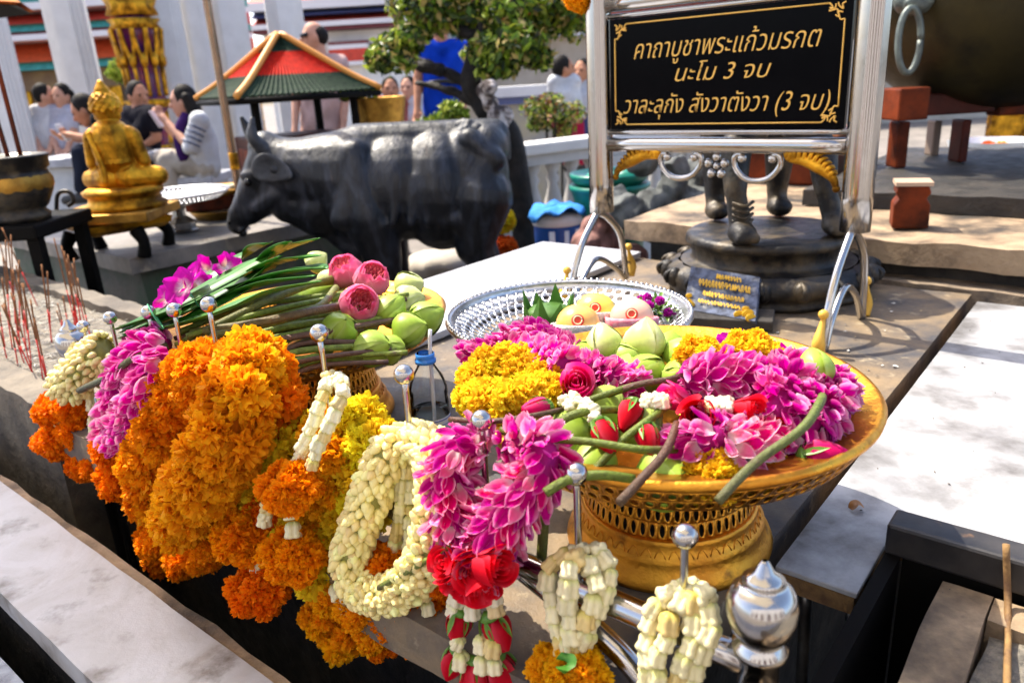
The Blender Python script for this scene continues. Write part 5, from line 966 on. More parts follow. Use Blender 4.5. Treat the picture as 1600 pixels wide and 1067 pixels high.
for u, v in ((-1, -1), (1, -1), (1, 1), (-1, 1)): part('ridge', MB().add(*tube([rp(u * 1.02, v * 1.02, -.01) + [0, 0, .01], rp(u, v, .3) + [0, 0, .02], rp(u, v, .97) + [0, 0, .03]], .019, 8)), TO, sh)
part('eave_board', MB().add(*tube([rp(*e, -.005) - [0, 0, .02] for e in ((-1, -1), (1, -1), (1, 1), (-1, 1), (-1, -1))], .02, 6, raw=True)), M['wood_black'], sh)
for u, v in ((-.72, -.72), (.72, -.72), (.72, .72), (-.72, .72)): p = rp(u, v, 0); part('post', MB().add(*tube([(p[0], p[1], .3), (p[0], p[1], zr + .05)], .026, 10)), M['wood_black'], sh)
c, s = math.cos(.62), math.sin(.62); RR = np.array([[c, s, 0], [-s, c, 0], [0, 0, 1]])
part('cabinet', MB().add(*box(X, Y, .80, .60, .50, .68, RR)), M['wood_dark'], sh, False, bevel=.01)
for d, l in (((0, -.255), (.4, .02)), ((.305, 0), (.02, .3)), ((-.305, 0), (.02, .3))): o = np.array([d[0], d[1], 0]) @ RR; part('cabinet_panel', MB().add(*box(X + o[0], Y + o[1], .90, l[0], l[1], .34, RR)), M['wood'], sh, False, bevel=.008)
part('base', MB().add(*box(X, Y, .23, .8, .7, .455, RR)), M['wood_black'], sh, False)
# ================================================================ columns, temples, walls
def column(lab, pxc, w, D, ztop=5.0):
    p = PD(pxc, 150, D); zd = kzd(p); W_ = w * zd / F; t = T('column', lab, 'column', (p[0], p[1], 0)); mb = MB(); n = 12; a = W_ / 2
    pts = []
    for q in range(4):
        for x, y in ((1, -.42), (1, .42), (.8, .42), (.8, .62), (.62, .62), (.62, .8), (.42, .8), (.42, 1)):
            an = q * 1.5708 + .3; pts.append((a * (x * math.cos(an) - y * math.sin(an)), a * (x * math.sin(an) + y * math.cos(an))))
    part('shaft', MB().add(*prism(pts, ztop - .35, np.eye(3), (p[0], p[1], .35 + (ztop - .35) / 2))), M['white'], t, False); 
    part('plinth', MB().add(*lathe([(.001, 0), (a * 1.75, 0), (a * 1.75, .2), (a * 1.5, .25), (a * 1.45, .349), (.001, .349)], 4, (p[0], p[1], 0))), M['offwhite'], t, False)
column('white fluted column at the far left edge behind the urn', 10, 50, 8.0)
column('white fluted column left of the golden pillar, above the man with a phone', 131, 58, 9.0)
column('white fluted column just right of the golden pillar', 283, 44, 9.2)
column('white column directly behind the tall brown pole', 326, 46, 9.6)
column('wide white column above the left eave of the model shrine', 376, 54, 10.0)
column('white column behind the roof top of the model shrine', 462, 54, 10.4)
def temple(name, lab, x0, x1, D, bands, wallc, ybot):
    a, b = PD(x0, 60, D), PD(x1, 60, D); zz = lambda y, xm=(x0 + x1) / 2: PD(xm, y, D)[2]; t = T(name, lab, 'temple', ((a[0] + b[0]) / 2, D, 0)); L, Rr = a[0], b[0]
    n = len(bands)
    for i, (y0, y1, m, nm, sl) in enumerate(bands):
        z1, z0 = zz(y0), zz(y1); off = .6 * (i % 2) * 0
        V = np.array([[L, D + sl, z1], [Rr, D + sl, z1], [Rr, D, z0], [L, D, z0], [L, D + 3, z1], [Rr, D + 3, z1], [Rr, D + 3, z0], [L, D + 3, z0]]); part(nm, MB().add(V, np.array([[0, 1, 2, 3], [7, 6, 5, 4], [4, 5, 1, 0], [3, 2, 6, 7], [1, 5, 6, 2], [0, 3, 7, 4]])), m, t, False)
    zb = zz(ybot); part('wall', MB().add(*wbox(L + .1, Rr - .1, D + .3, D + 3, 0, zb - .01)), wallc, t, False); return t, L, Rr, zb
rr_ = lambda n, c: pm(n, c, .6, 0, dark(c, .65), 12, bump=.5, bs=30)
RT, RG, RB_, WT = rr_('terracotta_tiles', (.66, .06, .03)), rr_('teal_tiles', (.05, .30, .25)), rr_('blue_tiles', (.07, .09, .22)), flat('white_gutter', (.72, .68, .68), .7)
RO = rr_('orange_tiles', (.75, .10, .02)); MR = flat('maroon_beam', (.16, .03, .03), .6)
t, L, Rr, zb = temple('temple_hall', 'long temple hall with tiered terracotta, teal and white roofs behind the columns', -150, 320, 15, [(-60, -12, RT, 'roof_tier', .8), (-12, 2, RG, 'roof_edge', .1), (2, 13, WT, 'gutter', .0), (13, 35, RT, 'roof_tier', .8), (35, 47, RG, 'roof_edge', .1), (47, 52, MR, 'beam', .05), (52, 61, WT, 'gutter', 0), (61, 95, RO, 'roof_tier', .8), (95, 108, RG, 'roof_edge', .1)], pm('brown_hall_wall', (.16, .09, .05), .7, 0, (.3, .2, .08), 2), 108)
for i in range(7): part('window', MB().add(*wbox(L + .6 + i * .85, L + 1.0 + i * .85, 15.24, 15.31, .6, zb - .35)), M['gilt'], t, False)
t, L, Rr, zb = temple('temple_hall', 'white temple hall with striped blue and red roof behind the model shrine', 395, 700, 14, [(-40, -4, RT, 'roof_tier', .8), (-4, 10, WT, 'gutter', 0), (10, 20, RB_, 'roof_band', .3), (20, 31, RT, 'roof_tier', .4), (31, 39, WT, 'gutter', 0), (39, 45, MR, 'beam', .05)], M['white'], 45)
for y0, y1, m in ((64, 69, MR), (69, 76, WT), (76, 96, RT), (96, 102, WT)): z1, z0 = PD(550, y0, 14)[2], PD(550, y1, 14)[2]; part('lower_roof', MB().add(*wbox(PD(510, 60, 14)[0], PD(572, 60, 14)[0], 14.05, 14.29, z0, z1)), m, t, False)
t, L, Rr, zb = temple('temple_wall', 'pale gallery building in the far background behind the tree and sign', 690, 1700, 17, [(-60, -20, RT, 'roof_tier', .8), (-20, -12, WT, 'gutter', 0), (-12, 22, RO, 'roof_tier', .8), (22, 30, RG, 'roof_edge', .1), (30, 38, WT, 'gutter', 0)], pm('pale_gallery_wall', (.60, .52, .42), .7, 0, (.42, .34, .25), 1.3), 38)
tw = T('terrace', 'low white terrace wall with a blue band behind the bush', 'wall', PD(870, 160, 8.5) * [1, 1, 0]); q0, q1 = PD(760, 140, 8.5)[0], PD(1100, 140, 8.5)[0]
zt = lambda y: PD(860, y, 8.5)[2]
part('coping', MB().add(*wbox(q0, q1, 8.4, 8.9, zt(148), zt(132))), M['white'], tw, False); part('blue_band', MB().add(*wbox(q0, q1, 8.5, 8.9, zt(160), zt(148) - .002)), flat('blue_tile_band', (.12, .16, .36)), tw, False); part('wall_face', MB().add(*wbox(q0, q1, 8.55, 8.9, 0, zt(160) - .002)), pm('yellow_stone', (.5, .45, .3), .8, 0, (.35, .36, .36), 3), tw, False)
# golden pillar
gp_ = PD(232, 150, 8.4); wv = 64 * kzd(gp_) / F / 2; zt = lambda y: PD(232, y, 8.4)[2]; t = T('golden_pillar', 'ornate golden pillar with purple glass inlay among the white columns', 'pillar', (gp_[0], gp_[1], 0))
pf = [(.55, 230), (.75, 195), (.6, 180), (1.05, 168), (1.1, 158), (.8, 150), (.85, 105), (.95, 90), (1.05, 60), (1.12, 45), (1.0, 38), (1.1, 30), (.8, 25), (.85, 5), (1.05, 0), (.8, -8), (.75, -60)]
part('core', MB().add(*lathe([(r_ * wv * .82, zt(y)) for r_, y in pf], 40, (gp_[0], gp_[1], 0), mod=lambda a: 1 + .06 * np.sign(np.sin(8 * a)))), pm('purple_glass', (.07, .015, .12), .2, 0, (.28, .03, .04), 12), t)
ribs = MB()
for i in range(12):
    a = i * .5236; d = np.array([math.cos(a), math.sin(a), 0]); s = np.array([-d[1], d[0], 0]); c = np.array([gp_[0], gp_[1], 0])
    ribs.add(*tube([c + d * wv * .85 + [0, 0, zt(152)], c + d * wv * .9 + [0, 0, zt(105)]], wv * .09, 6)); ribs.add(*tube([c + d * wv * .9 + [0, 0, zt(105)], c + d * wv * 1.0 + s * wv * .2 + [0, 0, zt(75)], c + d * wv * 1.1 + s * wv * .28 + [0, 0, zt(45)]], wv * .10, 6))
    ribs.add(*tube([c + d * wv * .9 + [0, 0, zt(105)], c + d * wv * 1.0 - s * wv * .2 + [0, 0, zt(75)], c + d * wv * 1.1 - s * wv * .28 + [0, 0, zt(45)]], wv * .10, 6)); ribs.add(*sph(c + d * wv * .95 + [0, 0, zt(95)], (wv * .2, wv * .2, wv * .35), 8, 6))
part('gilt_tracery', ribs, M['gilt'], t)
for y0, y1, m in ((170, 155, 'gilt'), (46, 28, 'gilt'), (25, -5, 'gilt'), (-5, -60, 'gilt')): part('gilt_ring', MB().add(*lathe([(wv * .5, zt(y0)), (wv * 1.12, zt(y0) + .01), (wv * .98, (zt(y0) + zt(y1)) / 2), (wv * 1.15, zt(y1) - .01), (wv * .5, zt(y1))], 40, (gp_[0], gp_[1], 0), mod=lambda a: 1 + .05 * np.cos(12 * a))), M[m], t)
part('foot', MB().add(*lathe([(wv * 1.4, 0), (wv * 1.4, .3), (wv, .4), (wv * .6, zt(228))], 24, (gp_[0], gp_[1], 0))), M['gilt'], t)
def bench(lab, x0, x1, y, D, zt_=None):
    a, b = PD(x0, y, D), PD(x1, y, D); z = a[2]; t = T('marble_bench', lab, 'bench', ((a[0] + b[0]) / 2, D, 0)); part('seat', MB().add(*wbox(a[0], b[0], D - .2, D + .35, z - .07, z)), M['marble'], t, False, bevel=.01); part('block', MB().add(*wbox(a[0] + .05, b[0] - .05, D - .14, D + .3, 0, z - .071)), pm('blue_grey_marble', (.42, .47, .52), .5, 0, (.6, .62, .64), 4), t, False); return z
SZ = bench('pale marble bench on which the man with the phone sits', 58, 240, 248, 6.4)
SZ2 = bench('pale marble bench under the woman in the striped top', 226, 345, 278, 6.3)
# balustrade behind the cow
b0, b1 = P(770, 230, 1.0), P(1160, 185, 1.0); bl = T('balustrade', 'white stone balustrade with turned balusters behind the green tub', 'balustrade', ((b0 + b1) / 2) * [1, 1, 0])
d = nrm((b1 - b0) * [1, 1, 0]); L_ = np.linalg.norm(b1 - b0); n_ = np.array([-d[1], d[0], 0]); MM = np.array([d, n_, [0, 0, 1]])
mid = (b0 + b1) / 2
part('top_rail', MB().add(*box(mid[0], mid[1], .965, L_ + .2, .24, .07, MM)), M['white'], bl, False, bevel=.01); part('under_rail', MB().add(*box(mid[0], mid[1], .895, L_ + .18, .17, .066, MM)), M['offwhite'], bl, False); part('plinth', MB().add(*box(mid[0], mid[1], .2, L_ + .2, .26, .40, MM)), M['offwhite'], bl, False)
for f in np.arange(.06, L_, .95): q = b0 + d * f; part('pier', MB().add(*box(q[0], q[1], .63, .26, .2, .46, MM)), M['offwhite'], bl, False)
for f in np.arange(.06, L_, .95):
    for j in range(1, 5): q = b0 + d * (f + .07 + j * .165); part('baluster', MB().add(*lathe([(.045, .401), (.05, .43), (.03, .45), (.06, .55), (.062, .60), (.03, .72), (.045, .76), (.03, .79), (.05, .83), (.05, .86)], 14, (q[0], q[1], 0))), M['offwhite'], bl)
# ================================================================ tubs, buckets, stones between cow and sign
tubm = pm('green_plastic', (.012, .25, .17), .35, 0, (.008, .17, .12), 9); q = PD(953, 345, 3.95); t = T('green_tub', 'green plastic tub holding stacked basins, behind the left sign post', 'tub', (q[0], q[1], .101)); w = 60 * kzd(q) / F; zt = lambda y: PD(953, y, 3.95)[2]
part('tub', MB().add(*lathe([(.001, .101), (w * .75, .101), (w * .92, zt(310)), (w, zt(295)), (w * 1.04, zt(293)), (w * 1.04, zt(287)), (w * .95, zt(286)), (w * .88, zt(300))], 40, (q[0], q[1], 0))), tubm, t)
part('upper_basin', MB().add(*lathe([(w * .6, zt(296)), (w * .95, zt(281)), (w * 1.02, zt(272)), (w * 1.0, zt(268)), (w * .9, zt(272)), (.001, zt(278))], 40, (q[0], q[1], 0))), tubm, t)
for i, (dx, dy) in enumerate(((-.06, -.1), (.08, -.05), (0, .08))): part('bowl', MB().add(*sph((q[0] + dx, q[1] + dy, zt(275)), (.08, .08, .045), 18, 10)), tubm, t)
q = PD(872, 385, 3.75); w = 37 * kzd(q) / F; zt = lambda y: PD(872, y, 3.75)[2]; t = T('paint_bucket', 'blue and white bucket covered with a bright blue cloth, left of the sign', 'bucket', (q[0], q[1], .101))
part('bucket', MB().add(*lathe([(.001, .101), (w * .85, .101), (w * .98, zt(348)), (w, zt(346)), (w * .9, zt(345))], 32, (q[0], q[1], 0))), pm('blue_plastic', (.02, .11, .45), .35), t)
lb = MB()
for a0, a1 in ((-2.0, -1.75), (-1.35, -1.15), (-.8, -.5), (.5, .9)):
    A = np.linspace(a0, a1, 6); V = np.array([[q[0] + w * rr * math.cos(a), q[1] + w * rr * math.sin(a), z] for z, rr in ((.25, .885), (zt(355), .985)) for a in A]) + [0, 0, 0]; V = (V - q * [1, 1, 0]) * [1.01, 1.01, 1] + q * [1, 1, 0]; lb.add(V, grid(6, 2))
part('pale_stripes', lb, flat('white_print', (.7, .72, .75)), t, solid=.002)
part('white_lid', MB().add(*lathe([(w * 1.02, zt(349)), (w * 1.06, zt(341)), (w * .9, zt(333)), (.001, zt(330))], 32, (q[0], q[1], 0))), M['white'], t)
cl = MB().add(*lathe([(.001, .0), (.4, -.005), (.8, -.02), (1.05, -.09), (1.15, -.2)], 40)); V = cl.v[0]; an = np.arctan2(V[:, 1], V[:, 0]); rr = np.hypot(V[:, 0], V[:, 1]); V[:, 2] = V[:, 2] * (.55 + .45 * np.sin(an * 2 + 1.0)) + .05 * np.sin(7 * an + rr * 3) * rr + .03; cl.v[0] = V * [w * 1.05, w * 1.05, .28] + [q[0], q[1], zt(324)]
one('blue_cloth', cl, pm('blue_cloth', (.03, .26, .72), .8, 0, (.02, .17, .5), 9, bump=.5, bs=25), 'bright blue cloth draped over the bucket left of the sign', 'cloth', solid=.004)
q = PD(930, 392, 3.35); g = MB(); zc = q[2]
g.add(*sph((q[0], q[1], zc + .02), (.11, .10, .10))); g.add(*sph((q[0] + .01, q[1], zc + .10), (.075, .07, .07))); g.add(*sph((q[0] - .03, q[1] - .07, zc + .04), (.05, .05, .05))); g.add(*capsule((q[0], q[1], zc - .1), .12, (q[0], q[1], zc - .35), .14)); g.add(*sph((q[0] + .16, q[1] - .05, zc - .03), (.07, .07, .06))); o = blob(g, .008, 2)
one('pink_stone', nb(o, .008, 30), pm('pink_granite', (.36, .17, .14), .75, 0, (.16, .08, .07), 18, bump=.7, bs=40), 'rough pinkish carved stone under the left sign leg', 'stone')
q = PD(690, 430, 3.95); w = 46 * kzd(q) / F; t = T('blue_drum', 'blue drum with a beige cloth tied over it, seen under the cow belly', 'drum', (q[0], q[1], .101)); zt = lambda y: PD(690, y, 3.95)[2]
part('drum', MB().add(*lathe([(.001, .101), (w * .95, .101), (w, .2), (w, zt(415))], 32, (q[0], q[1], 0))), pm('dark_blue_plastic', (.02, .06, .2), .4), t); part('cloth_cover', nb(MB().add(*lathe([(w * 1.04, zt(426)), (w * 1.1, zt(412)), (w * 1.02, zt(398)), (.001, zt(392))], 40, (q[0], q[1], 0), mod=lambda a: 1 + .03 * np.sin(9 * a))), .01, 14), pm('beige_cloth', (.52, .46, .38), .85, bump=.4, bs=30), t)
mb = puff(PD(786, 345, 4.1), .055, .045, YEL, 3, 9); V, F_ = mb.V(), None; one('marigold', mb, M['petal'], 'yellow marigold bunch low behind the cow rump', 'flower'); one('marigold', puff(PD(790, 385, 4.05), .05, .04, (.95, .2, .03), 4, 9), M['petal'], 'dull orange marigold on the ground behind the cow rump', 'flower')
q = PD(1055, 300, 3.3); g = MB(); r = np.random.default_rng(8)
for i in range(14): g.add(*sph(q + r.normal(0, 1, 3) * [.13, .06, .06] + [0, 0, .03], r.uniform(.05, .09), 12, 8))
g.add(*capsule(q + [-.1, 0, -.1], .12, q + [.15, 0, -.1], .12)); one('carved_rock', nb(blob(g, .008, 1), .02, 22), pm('grey_carved_stone', (.13, .14, .135), .8, 0, (.035, .04, .04), 12, bump=.6, bs=30), 'grey carved rock behind the curls hanging from the sign', 'rock')
q = PD(1238, 330, 3.05); q[2] = .956; t = T('red_cabinet', 'red brown carved wooden altar box behind the legs of the bronze beast', 'cabinet', q); MMc = np.array([E1, E2, [0, 0, 1.]])
part('body', MB().add(*box(q[0], q[1], 1.045, .34, .24, .178, MMc)), M['wood'], t, False, bevel=.008); part('top', MB().add(*box(q[0], q[1], 1.145, .40, .29, .02, MMc)), pm('pale_red_wood', (.5, .2, .09), .5), t, False, bevel=.006); part('upper_box', MB().add(*box(q[0] + .02, q[1], 1.235, .22, .18, .158, MMc)), pm('orange_wood', (.55, .16, .04), .45), t, False, bevel=.006); part('moulding', nb(MB().add(*tube([q + E1 * x - E2 * .13 + [0, 0, .15] for x in (-.18, -.1, 0, .1, .18)], .018, 8)), .01, 30), pm('pink_moulding', (.62, .3, .18), .5), t)
# ================================================================ great bronze vessel on its wooden frame, right
bc = PD(1565, -62, 2.95); R_ = 228 * kzd(bc) / F; t = T('bronze_vessel', 'huge dark bronze vessel with a ring handle, cut by the top right corner', 'vessel', (bc[0], bc[1], bc[2] - R_))
part('bowl', MB().add(*lathe([(R_ * math.sin(a), -R_ * math.cos(a)) for a in np.linspace(.02, 1.75, 24)] + [(R_ * .93, R_ * .35), (R_ * 1.02, R_ * .45), (R_ * 1.05, R_ * .6), (R_ * .95, R_ * .6), (R_ * .9, R_ * .2)], 64, bc)), M['bronze_big'], t)
hc = PD(1421, 64, 2.62); 
part('ring_handle', MB().add(*tube([hc + [.036 * math.cos(a), .008 * math.sin(a), .098 * math.sin(a)] for a in np.linspace(0, 6.283, 33)], .0105, 12, raw=True)), M['greenbronze'], t)
g = MB(); hd = PD(1425, 0, 2.70); g.add(*sph(hd, (.06, .05, .05))); g.add(*sph(hd + [-.0, -.04, -.02], (.045, .03, .03))); g.add(*capsule(hd + [-.05, 0, .03], .02, hd + [-.06, -.02, .08], .012)); g.add(*capsule(hd + [.05, 0, .03], .02, hd + [.06, -.02, .08], .012)); g.add(*capsule(hd + [-.03, -.05, -.01], .018, hd + [.03, -.05, -.01], .018)); part('mask_lug', blob(g, .005, 2), M['greenbronze'], t)
wf = T('vessel_stand', 'red brown wooden stand with square legs under the bronze vessel', 'frame', PD(1480, 300, 2.85) * [1, 1, 0] + [0, 0, .956]); ww = lambda px_, D: px_ * kzd(PD(1450, 200, D)) / F
vp = T('vessel_shade_slab', 'dark base slab, its black colour put in for the shade under the bronze vessel', 'plinth', AB(.2, 3.2, .956)); part('slab', nb(slabv(-.86, 1.18, 2.52, 3.85, .957, 1.010, .06), .006, 12, 51), M['stone_dark'], vp)  # dark slab laid where the vessel's shade falls on the dais
def wb(x0, x1, y0, y1, D, dep, m, nm):
    a, b = PD(x0, y1, D), PD(x1, y0, D); part(nm, MB().add(*wbox(a[0], b[0], D, D + dep, max(1.013, a[2]), b[2])), m, wf, False, bevel=.006)
wb(1375, 1560, 141, 186, 2.80, .08, M['wood_dark'], 'cross_beam'); wb(1560, 1700, 132, 182, 2.80, .08, M['wood'], 'cross_beam'); wb(1402, 1456, 136, 190, 2.66, .138, M['wood'], 'beam_end'); wb(1392, 1424, 190, 330, 2.80, .08, M['wood'], 'leg'); wb(1488, 1520, 187, 330, 2.86, .08, M['wood_dark'], 'leg'); wb(1445, 1474, 188, 330, 3.1, .06, pm('grey_leg', (.2, .15, .12), .6), 'leg'); wb(1700, 1735, 180, 330, 2.8, .08, M['wood'], 'leg')
q = P(1419, 353, .957); t = T('wooden_block', 'carved orange brown wooden block standing on the stone dais edge', 'block', q)
part('block', MB().add(*prism([(-.05, 0), (.05, 0), (.048, .07), (.036, .09), (.048, .105), (.04, .125), (-.042, .125), (-.048, .105), (-.036, .09), (-.05, .07)], .09, np.array([[.93, 0, .36], [-.36, 0, .93], [0, 1, 0]]) * .9, q)), M['wood'], t, False, bevel=.004); part('cap', MB().add(*box(q[0], q[1], q[2] + .118, .09, .09, .010, np.array([[.93, -.36, 0], [.36, .93, 0], [0, 0, 1]]))), flat('pale_cap', (.5, .36, .26), .4), t, False)
r = np.random.default_rng(12); q = PD(1545, 262, 4.6); t = T('offering_bouquet', 'wrapped bouquet of mixed coloured flowers behind the wooden frame, right edge', 'bouquet', q - [0, 0, .1]); 
for c_, nm in (((.85, .04, .35), 'pink_flowers'), ((1, .5, .02), 'yellow_flowers'), ((.95, .2, .02), 'orange_flowers'), ((.8, .8, .75), 'white_flowers')):
    mb = MB()
    for i in range(6): put(mb, POMF[i % 2], q + r.normal(0, 1, 3) * [.09, .05, .09], r.normal(0, 1, 3), .045, i, c_)
    part(nm, mb, M['petal'], t)
part('wrapping', MB().add(*lathe([(.03, -.25), (.12, -.05), (.2, .1), (.22, .16)], 14, q, mod=lambda a: 1 + .1 * np.sin(5 * a))), pm('clear_wrap', (.75, .8, .82), .3), t)
part('stem_wrap', MB().add(*tube([q + [0, 0, -.25], (q[0], q[1], .05)], .035, 10)), M['leaf'], t)
q = PD(1600, 150, 6.0); t = T('gilded_screen', 'gilded carved screen glinting at the right edge beyond the vessel', 'screen', q * [1, 1, 0]); part('panel', nb(slabv(-.01, 0, 0, .1, 0, .01), 0) if 0 else nb(MB().add(*wbox(q[0] - .22, q[0] + 1.5, 6.0, 6.06, .5, 1.9)), .0), M['gilt'], t, False)
kn = MB()
for i in range(60): kn.add(*sph((q[0] - .2 + .09 * (i % 10), 5.99, .95 + .11 * (i // 10) + .05 * (i % 2)), (.04, .02, .045), 8, 6))
part('carving', kn, M['gilt'], t)
for i, xx in enumerate((-.15, .9)): part('post', MB().add(*wbox(q[0] + xx, q[0] + xx + .08, 6.0, 6.06, 0, .499)), M['gilt'], t, False)
# umbrella eave top left
q = PD(8, -8, 4.3); t = T('parasol', 'orange parasol with a dark underside, cut by the top left corner', 'parasol', (q[0] - .55, q[1], 0)); part('canopy', MB().add(*lathe([(.62, -.01), (.4, .13), (.02, .28), (.001, .26), (.4, .11), (.6, -.02)], 8, (q[0] - .55, q[1], q[2] - .03))), pm('orange_canvas', (.8, .25, .04), .7), t, False); part('lining', MB().add(*lathe([(.60, -.025), (.4, .07), (.02, .2)], 8, (q[0] - .55, q[1], q[2] - .03))), M['wood_black'], t, False); part('pole', MB().add(*tube([(q[0] - .55, q[1], 0), (q[0] - .55, q[1], q[2] + .1)], .02, 10)), M['bronze'], t)
# ================================================================ tree, bushes, planter
def leaves(mb, c, R, n, s, cols, seed, flatz=.8):
    r = np.random.default_rng(seed); d = r.normal(0, 1, (n, 3)); d /= np.linalg.norm(d, axis=1)[:, None]; rad = r.uniform(.15, 1, n) ** .45; pos = np.array(c) + d * rad[:, None] * R * [1, 1, flatz]
    V = np.array([[-.5, 0, 0], [0, -.25, .08], [.5, 0, 0], [0, .25, .08]]); Ms = []; 
    for i in range(n): Ms.append(frame(nrm(d[i] + r.normal(0, .8, 3)), r.uniform(0, 6.3)) * s * r.uniform(.45, 1.5))
    C = np.array(cols)[r.integers(len(cols), size=n)] * r.uniform(.7, 1.25, (n, 1)); mb.inst((V, np.array([[0, 1, 2, 3]]), np.ones((4, 3))), np.array(Ms), pos, C)
GC_ = [(.04, .08, .006), (.11, .20, .015), (.22, .32, .02), (.42, .50, .05), (.02, .04, .005), (.5, .38, .12)]
tr_ = T('ornamental_tree', 'clipped ornamental tree with clouds of small leaves on a dark leaning trunk behind the cow', 'tree', PD(815, 395, 4.5) * [1, 1, 0])
mb = MB(); tp = [(822, 392), (812, 300), (793, 215), (757, 165), (735, 130), (745, 80), (760, 20), (755, -60)]
mb.add(*tube([PD(815, 395, 4.5) * [1, 1, 0] + [0.02, 0, 0]] + [PD(x, y, 4.5) for x, y in tp], [.085, .08, .07, .07, .08, .07, .05, .04, .03], 12))
for l in ([(735, 130), (680, 105), (640, 85)], [(740, 110), (800, 95), (840, 70)], [(745, 60), (690, 30), (660, 0)], [(755, 30), (830, 10), (890, 20)], [(690, 110), (640, 100), (600, 95)], [(755, 165), (700, 140), (650, 128)]): mb.add(*tube([PD(x, y, 4.5 + .1 * i) for i, (x, y) in enumerate(l)], [.035, .025, .012], 8))
part('trunk', nb(mb, .012, 18), M['bark'], tr_)
mb = MB()
for i, (x, y, rp_, D) in enumerate([(615, 85, 42, 4.4), (590, 95, 22, 4.3), (640, 60, 30, 4.4), (650, 10, 50, 4.5), (690, 20, 45, 4.6), (740, 30, 45, 4.6), (790, 20, 42, 4.4), (770, 75, 35, 4.4), (810, 70, 45, 4.3), (840, 90, 26, 4.3), (850, 20, 48, 4.5), (895, 35, 38, 4.5), (720, -30, 60, 4.6), (820, -40, 60, 4.6), (770, 105, 28, 4.3), (630, -40, 50, 4.6), (735, 85, 16, 4.9), (880, 0, 40, 4.4), (702, 30, 30, 4.8), (760, 78, 28, 4.35), (662, 42, 26, 4.7), (790, 100, 26, 4.5), (830, 55, 34, 4.6), (745, 40, 34, 4.9)]):
    c = PD(x, y, D); leaves(mb, c, rp_ * kzd(c) / F, int(rp_ * 9), .055, GC_, 50 + i)
part('crown', mb, M['tree_leaf'], tr_, False)
t = T('sunlit_stump', 'gnarled stump standing for the sunlit trunk, sunlight and lichen put into its pale colour, above the cow rump', 'stump', PD(770, 200, 4.2) * [1, 1, 0]); g = MB(); r = np.random.default_rng(3)
for (x, y) in ((758, 138), (765, 152), (770, 165), (778, 180), (782, 195), (772, 185), (760, 150), (790, 178)): g.add(*sph(PD(x, y, 4.25) + r.normal(0, .012, 3), r.uniform(.035, .055), 10, 8))
g.add(*capsule(PD(778, 185, 4.35), .05, PD(770, 300, 4.6), .05)); e_ = PD(770, 300, 4.6); g.add(*capsule(e_, .05, (e_[0], e_[1], .03), .06)); part('gnarled_wood', nb(blob(g, .008, 2), .012, 30), M['bark_pale'], t)
def bush(lab, lst, D, cols, s, seed, pot=None, cat='bush'):
    x0, y0, _ = lst[0]; t = T('bush', lab, cat, PD(x0, y0, D) * [1, 1, 0]); mb = MB()
    for i, (x, y, rp_) in enumerate(lst): c = PD(x, y, D); leaves(mb, c, rp_ * kzd(c) / F, int(rp_ * 12), s, cols, seed + i)
    part('foliage', mb, M['tree_leaf'], t, False); p = PD(x0, y0, D); st_ = MB()
    for k in range(4): st_.add(*tube([(p[0] + .03 * math.cos(k * 1.6), p[1] + .03 * math.sin(k * 1.6), 0), (p[0] + .06 * math.cos(k * 1.6), p[1] + .06 * math.sin(k * 1.6), p[2])], .010, 6))
    part('stems', st_, M['bark'], t); return t
BR = [(.22, .32, .02), (.34, .42, .04), (.12, .2, .015), (.45, .5, .08)]
bush('bright yellow green bush behind the back of the cow', [(690, 190, 22), (665, 200, 20), (705, 172, 20), (645, 203, 12), (720, 180, 14)], 4.15, BR, .035, 80)
bush('dark green bush with red tinges in front of the terrace wall', [(865, 180, 32), (835, 170, 24), (895, 175, 24), (860, 160, 22), (880, 200, 22), (840, 195, 18)], 5.9, GC_ + [(.2, .03, .02), (.16, .2, .03)], .036, 90)
bush('tall green shrub far behind the golden pillar', [(190, 105, 16), (180, 115, 14), (108, 122, 10), (195, 120, 14)], 11, BR, .09, 100)
q = PD(597, 208, 5.3); w = 40 * kzd(q) / F; t = T('brass_planter', 'large old brass planter bowl with green plants, right of the model shrine', 'planter', (q[0], q[1], 0)); zt = lambda y: PD(597, y, 5.3)[2]
part('bowl', MB().add(*lathe([(w * .7, .6), (w * .85, zt(208)), (w * .98, zt(170)), (w * 1.05, zt(156)), (w * 1.08, zt(152)), (w * 1.0, zt(152)), (w * .9, zt(162)), (.001, zt(160))], 48, (q[0], q[1], 0))), M['brass'], t); part('stand', MB().add(*lathe([(w * .9, 0), (w * .9, .1), (w * .6, .2), (w * .6, .55), (w * .72, .599)], 24, (q[0], q[1], 0))), M['wood_dark'], t)
mb = MB()
for i, (x, y, rp_) in enumerate([(560, 145, 14), (580, 142, 14), (540, 150, 10)]): c = PD(x, y, 5.3); leaves(mb, c, rp_ * kzd(c) / F, 150, .04, BR, 110 + i)
part('plants', mb, M['tree_leaf'], t, False)
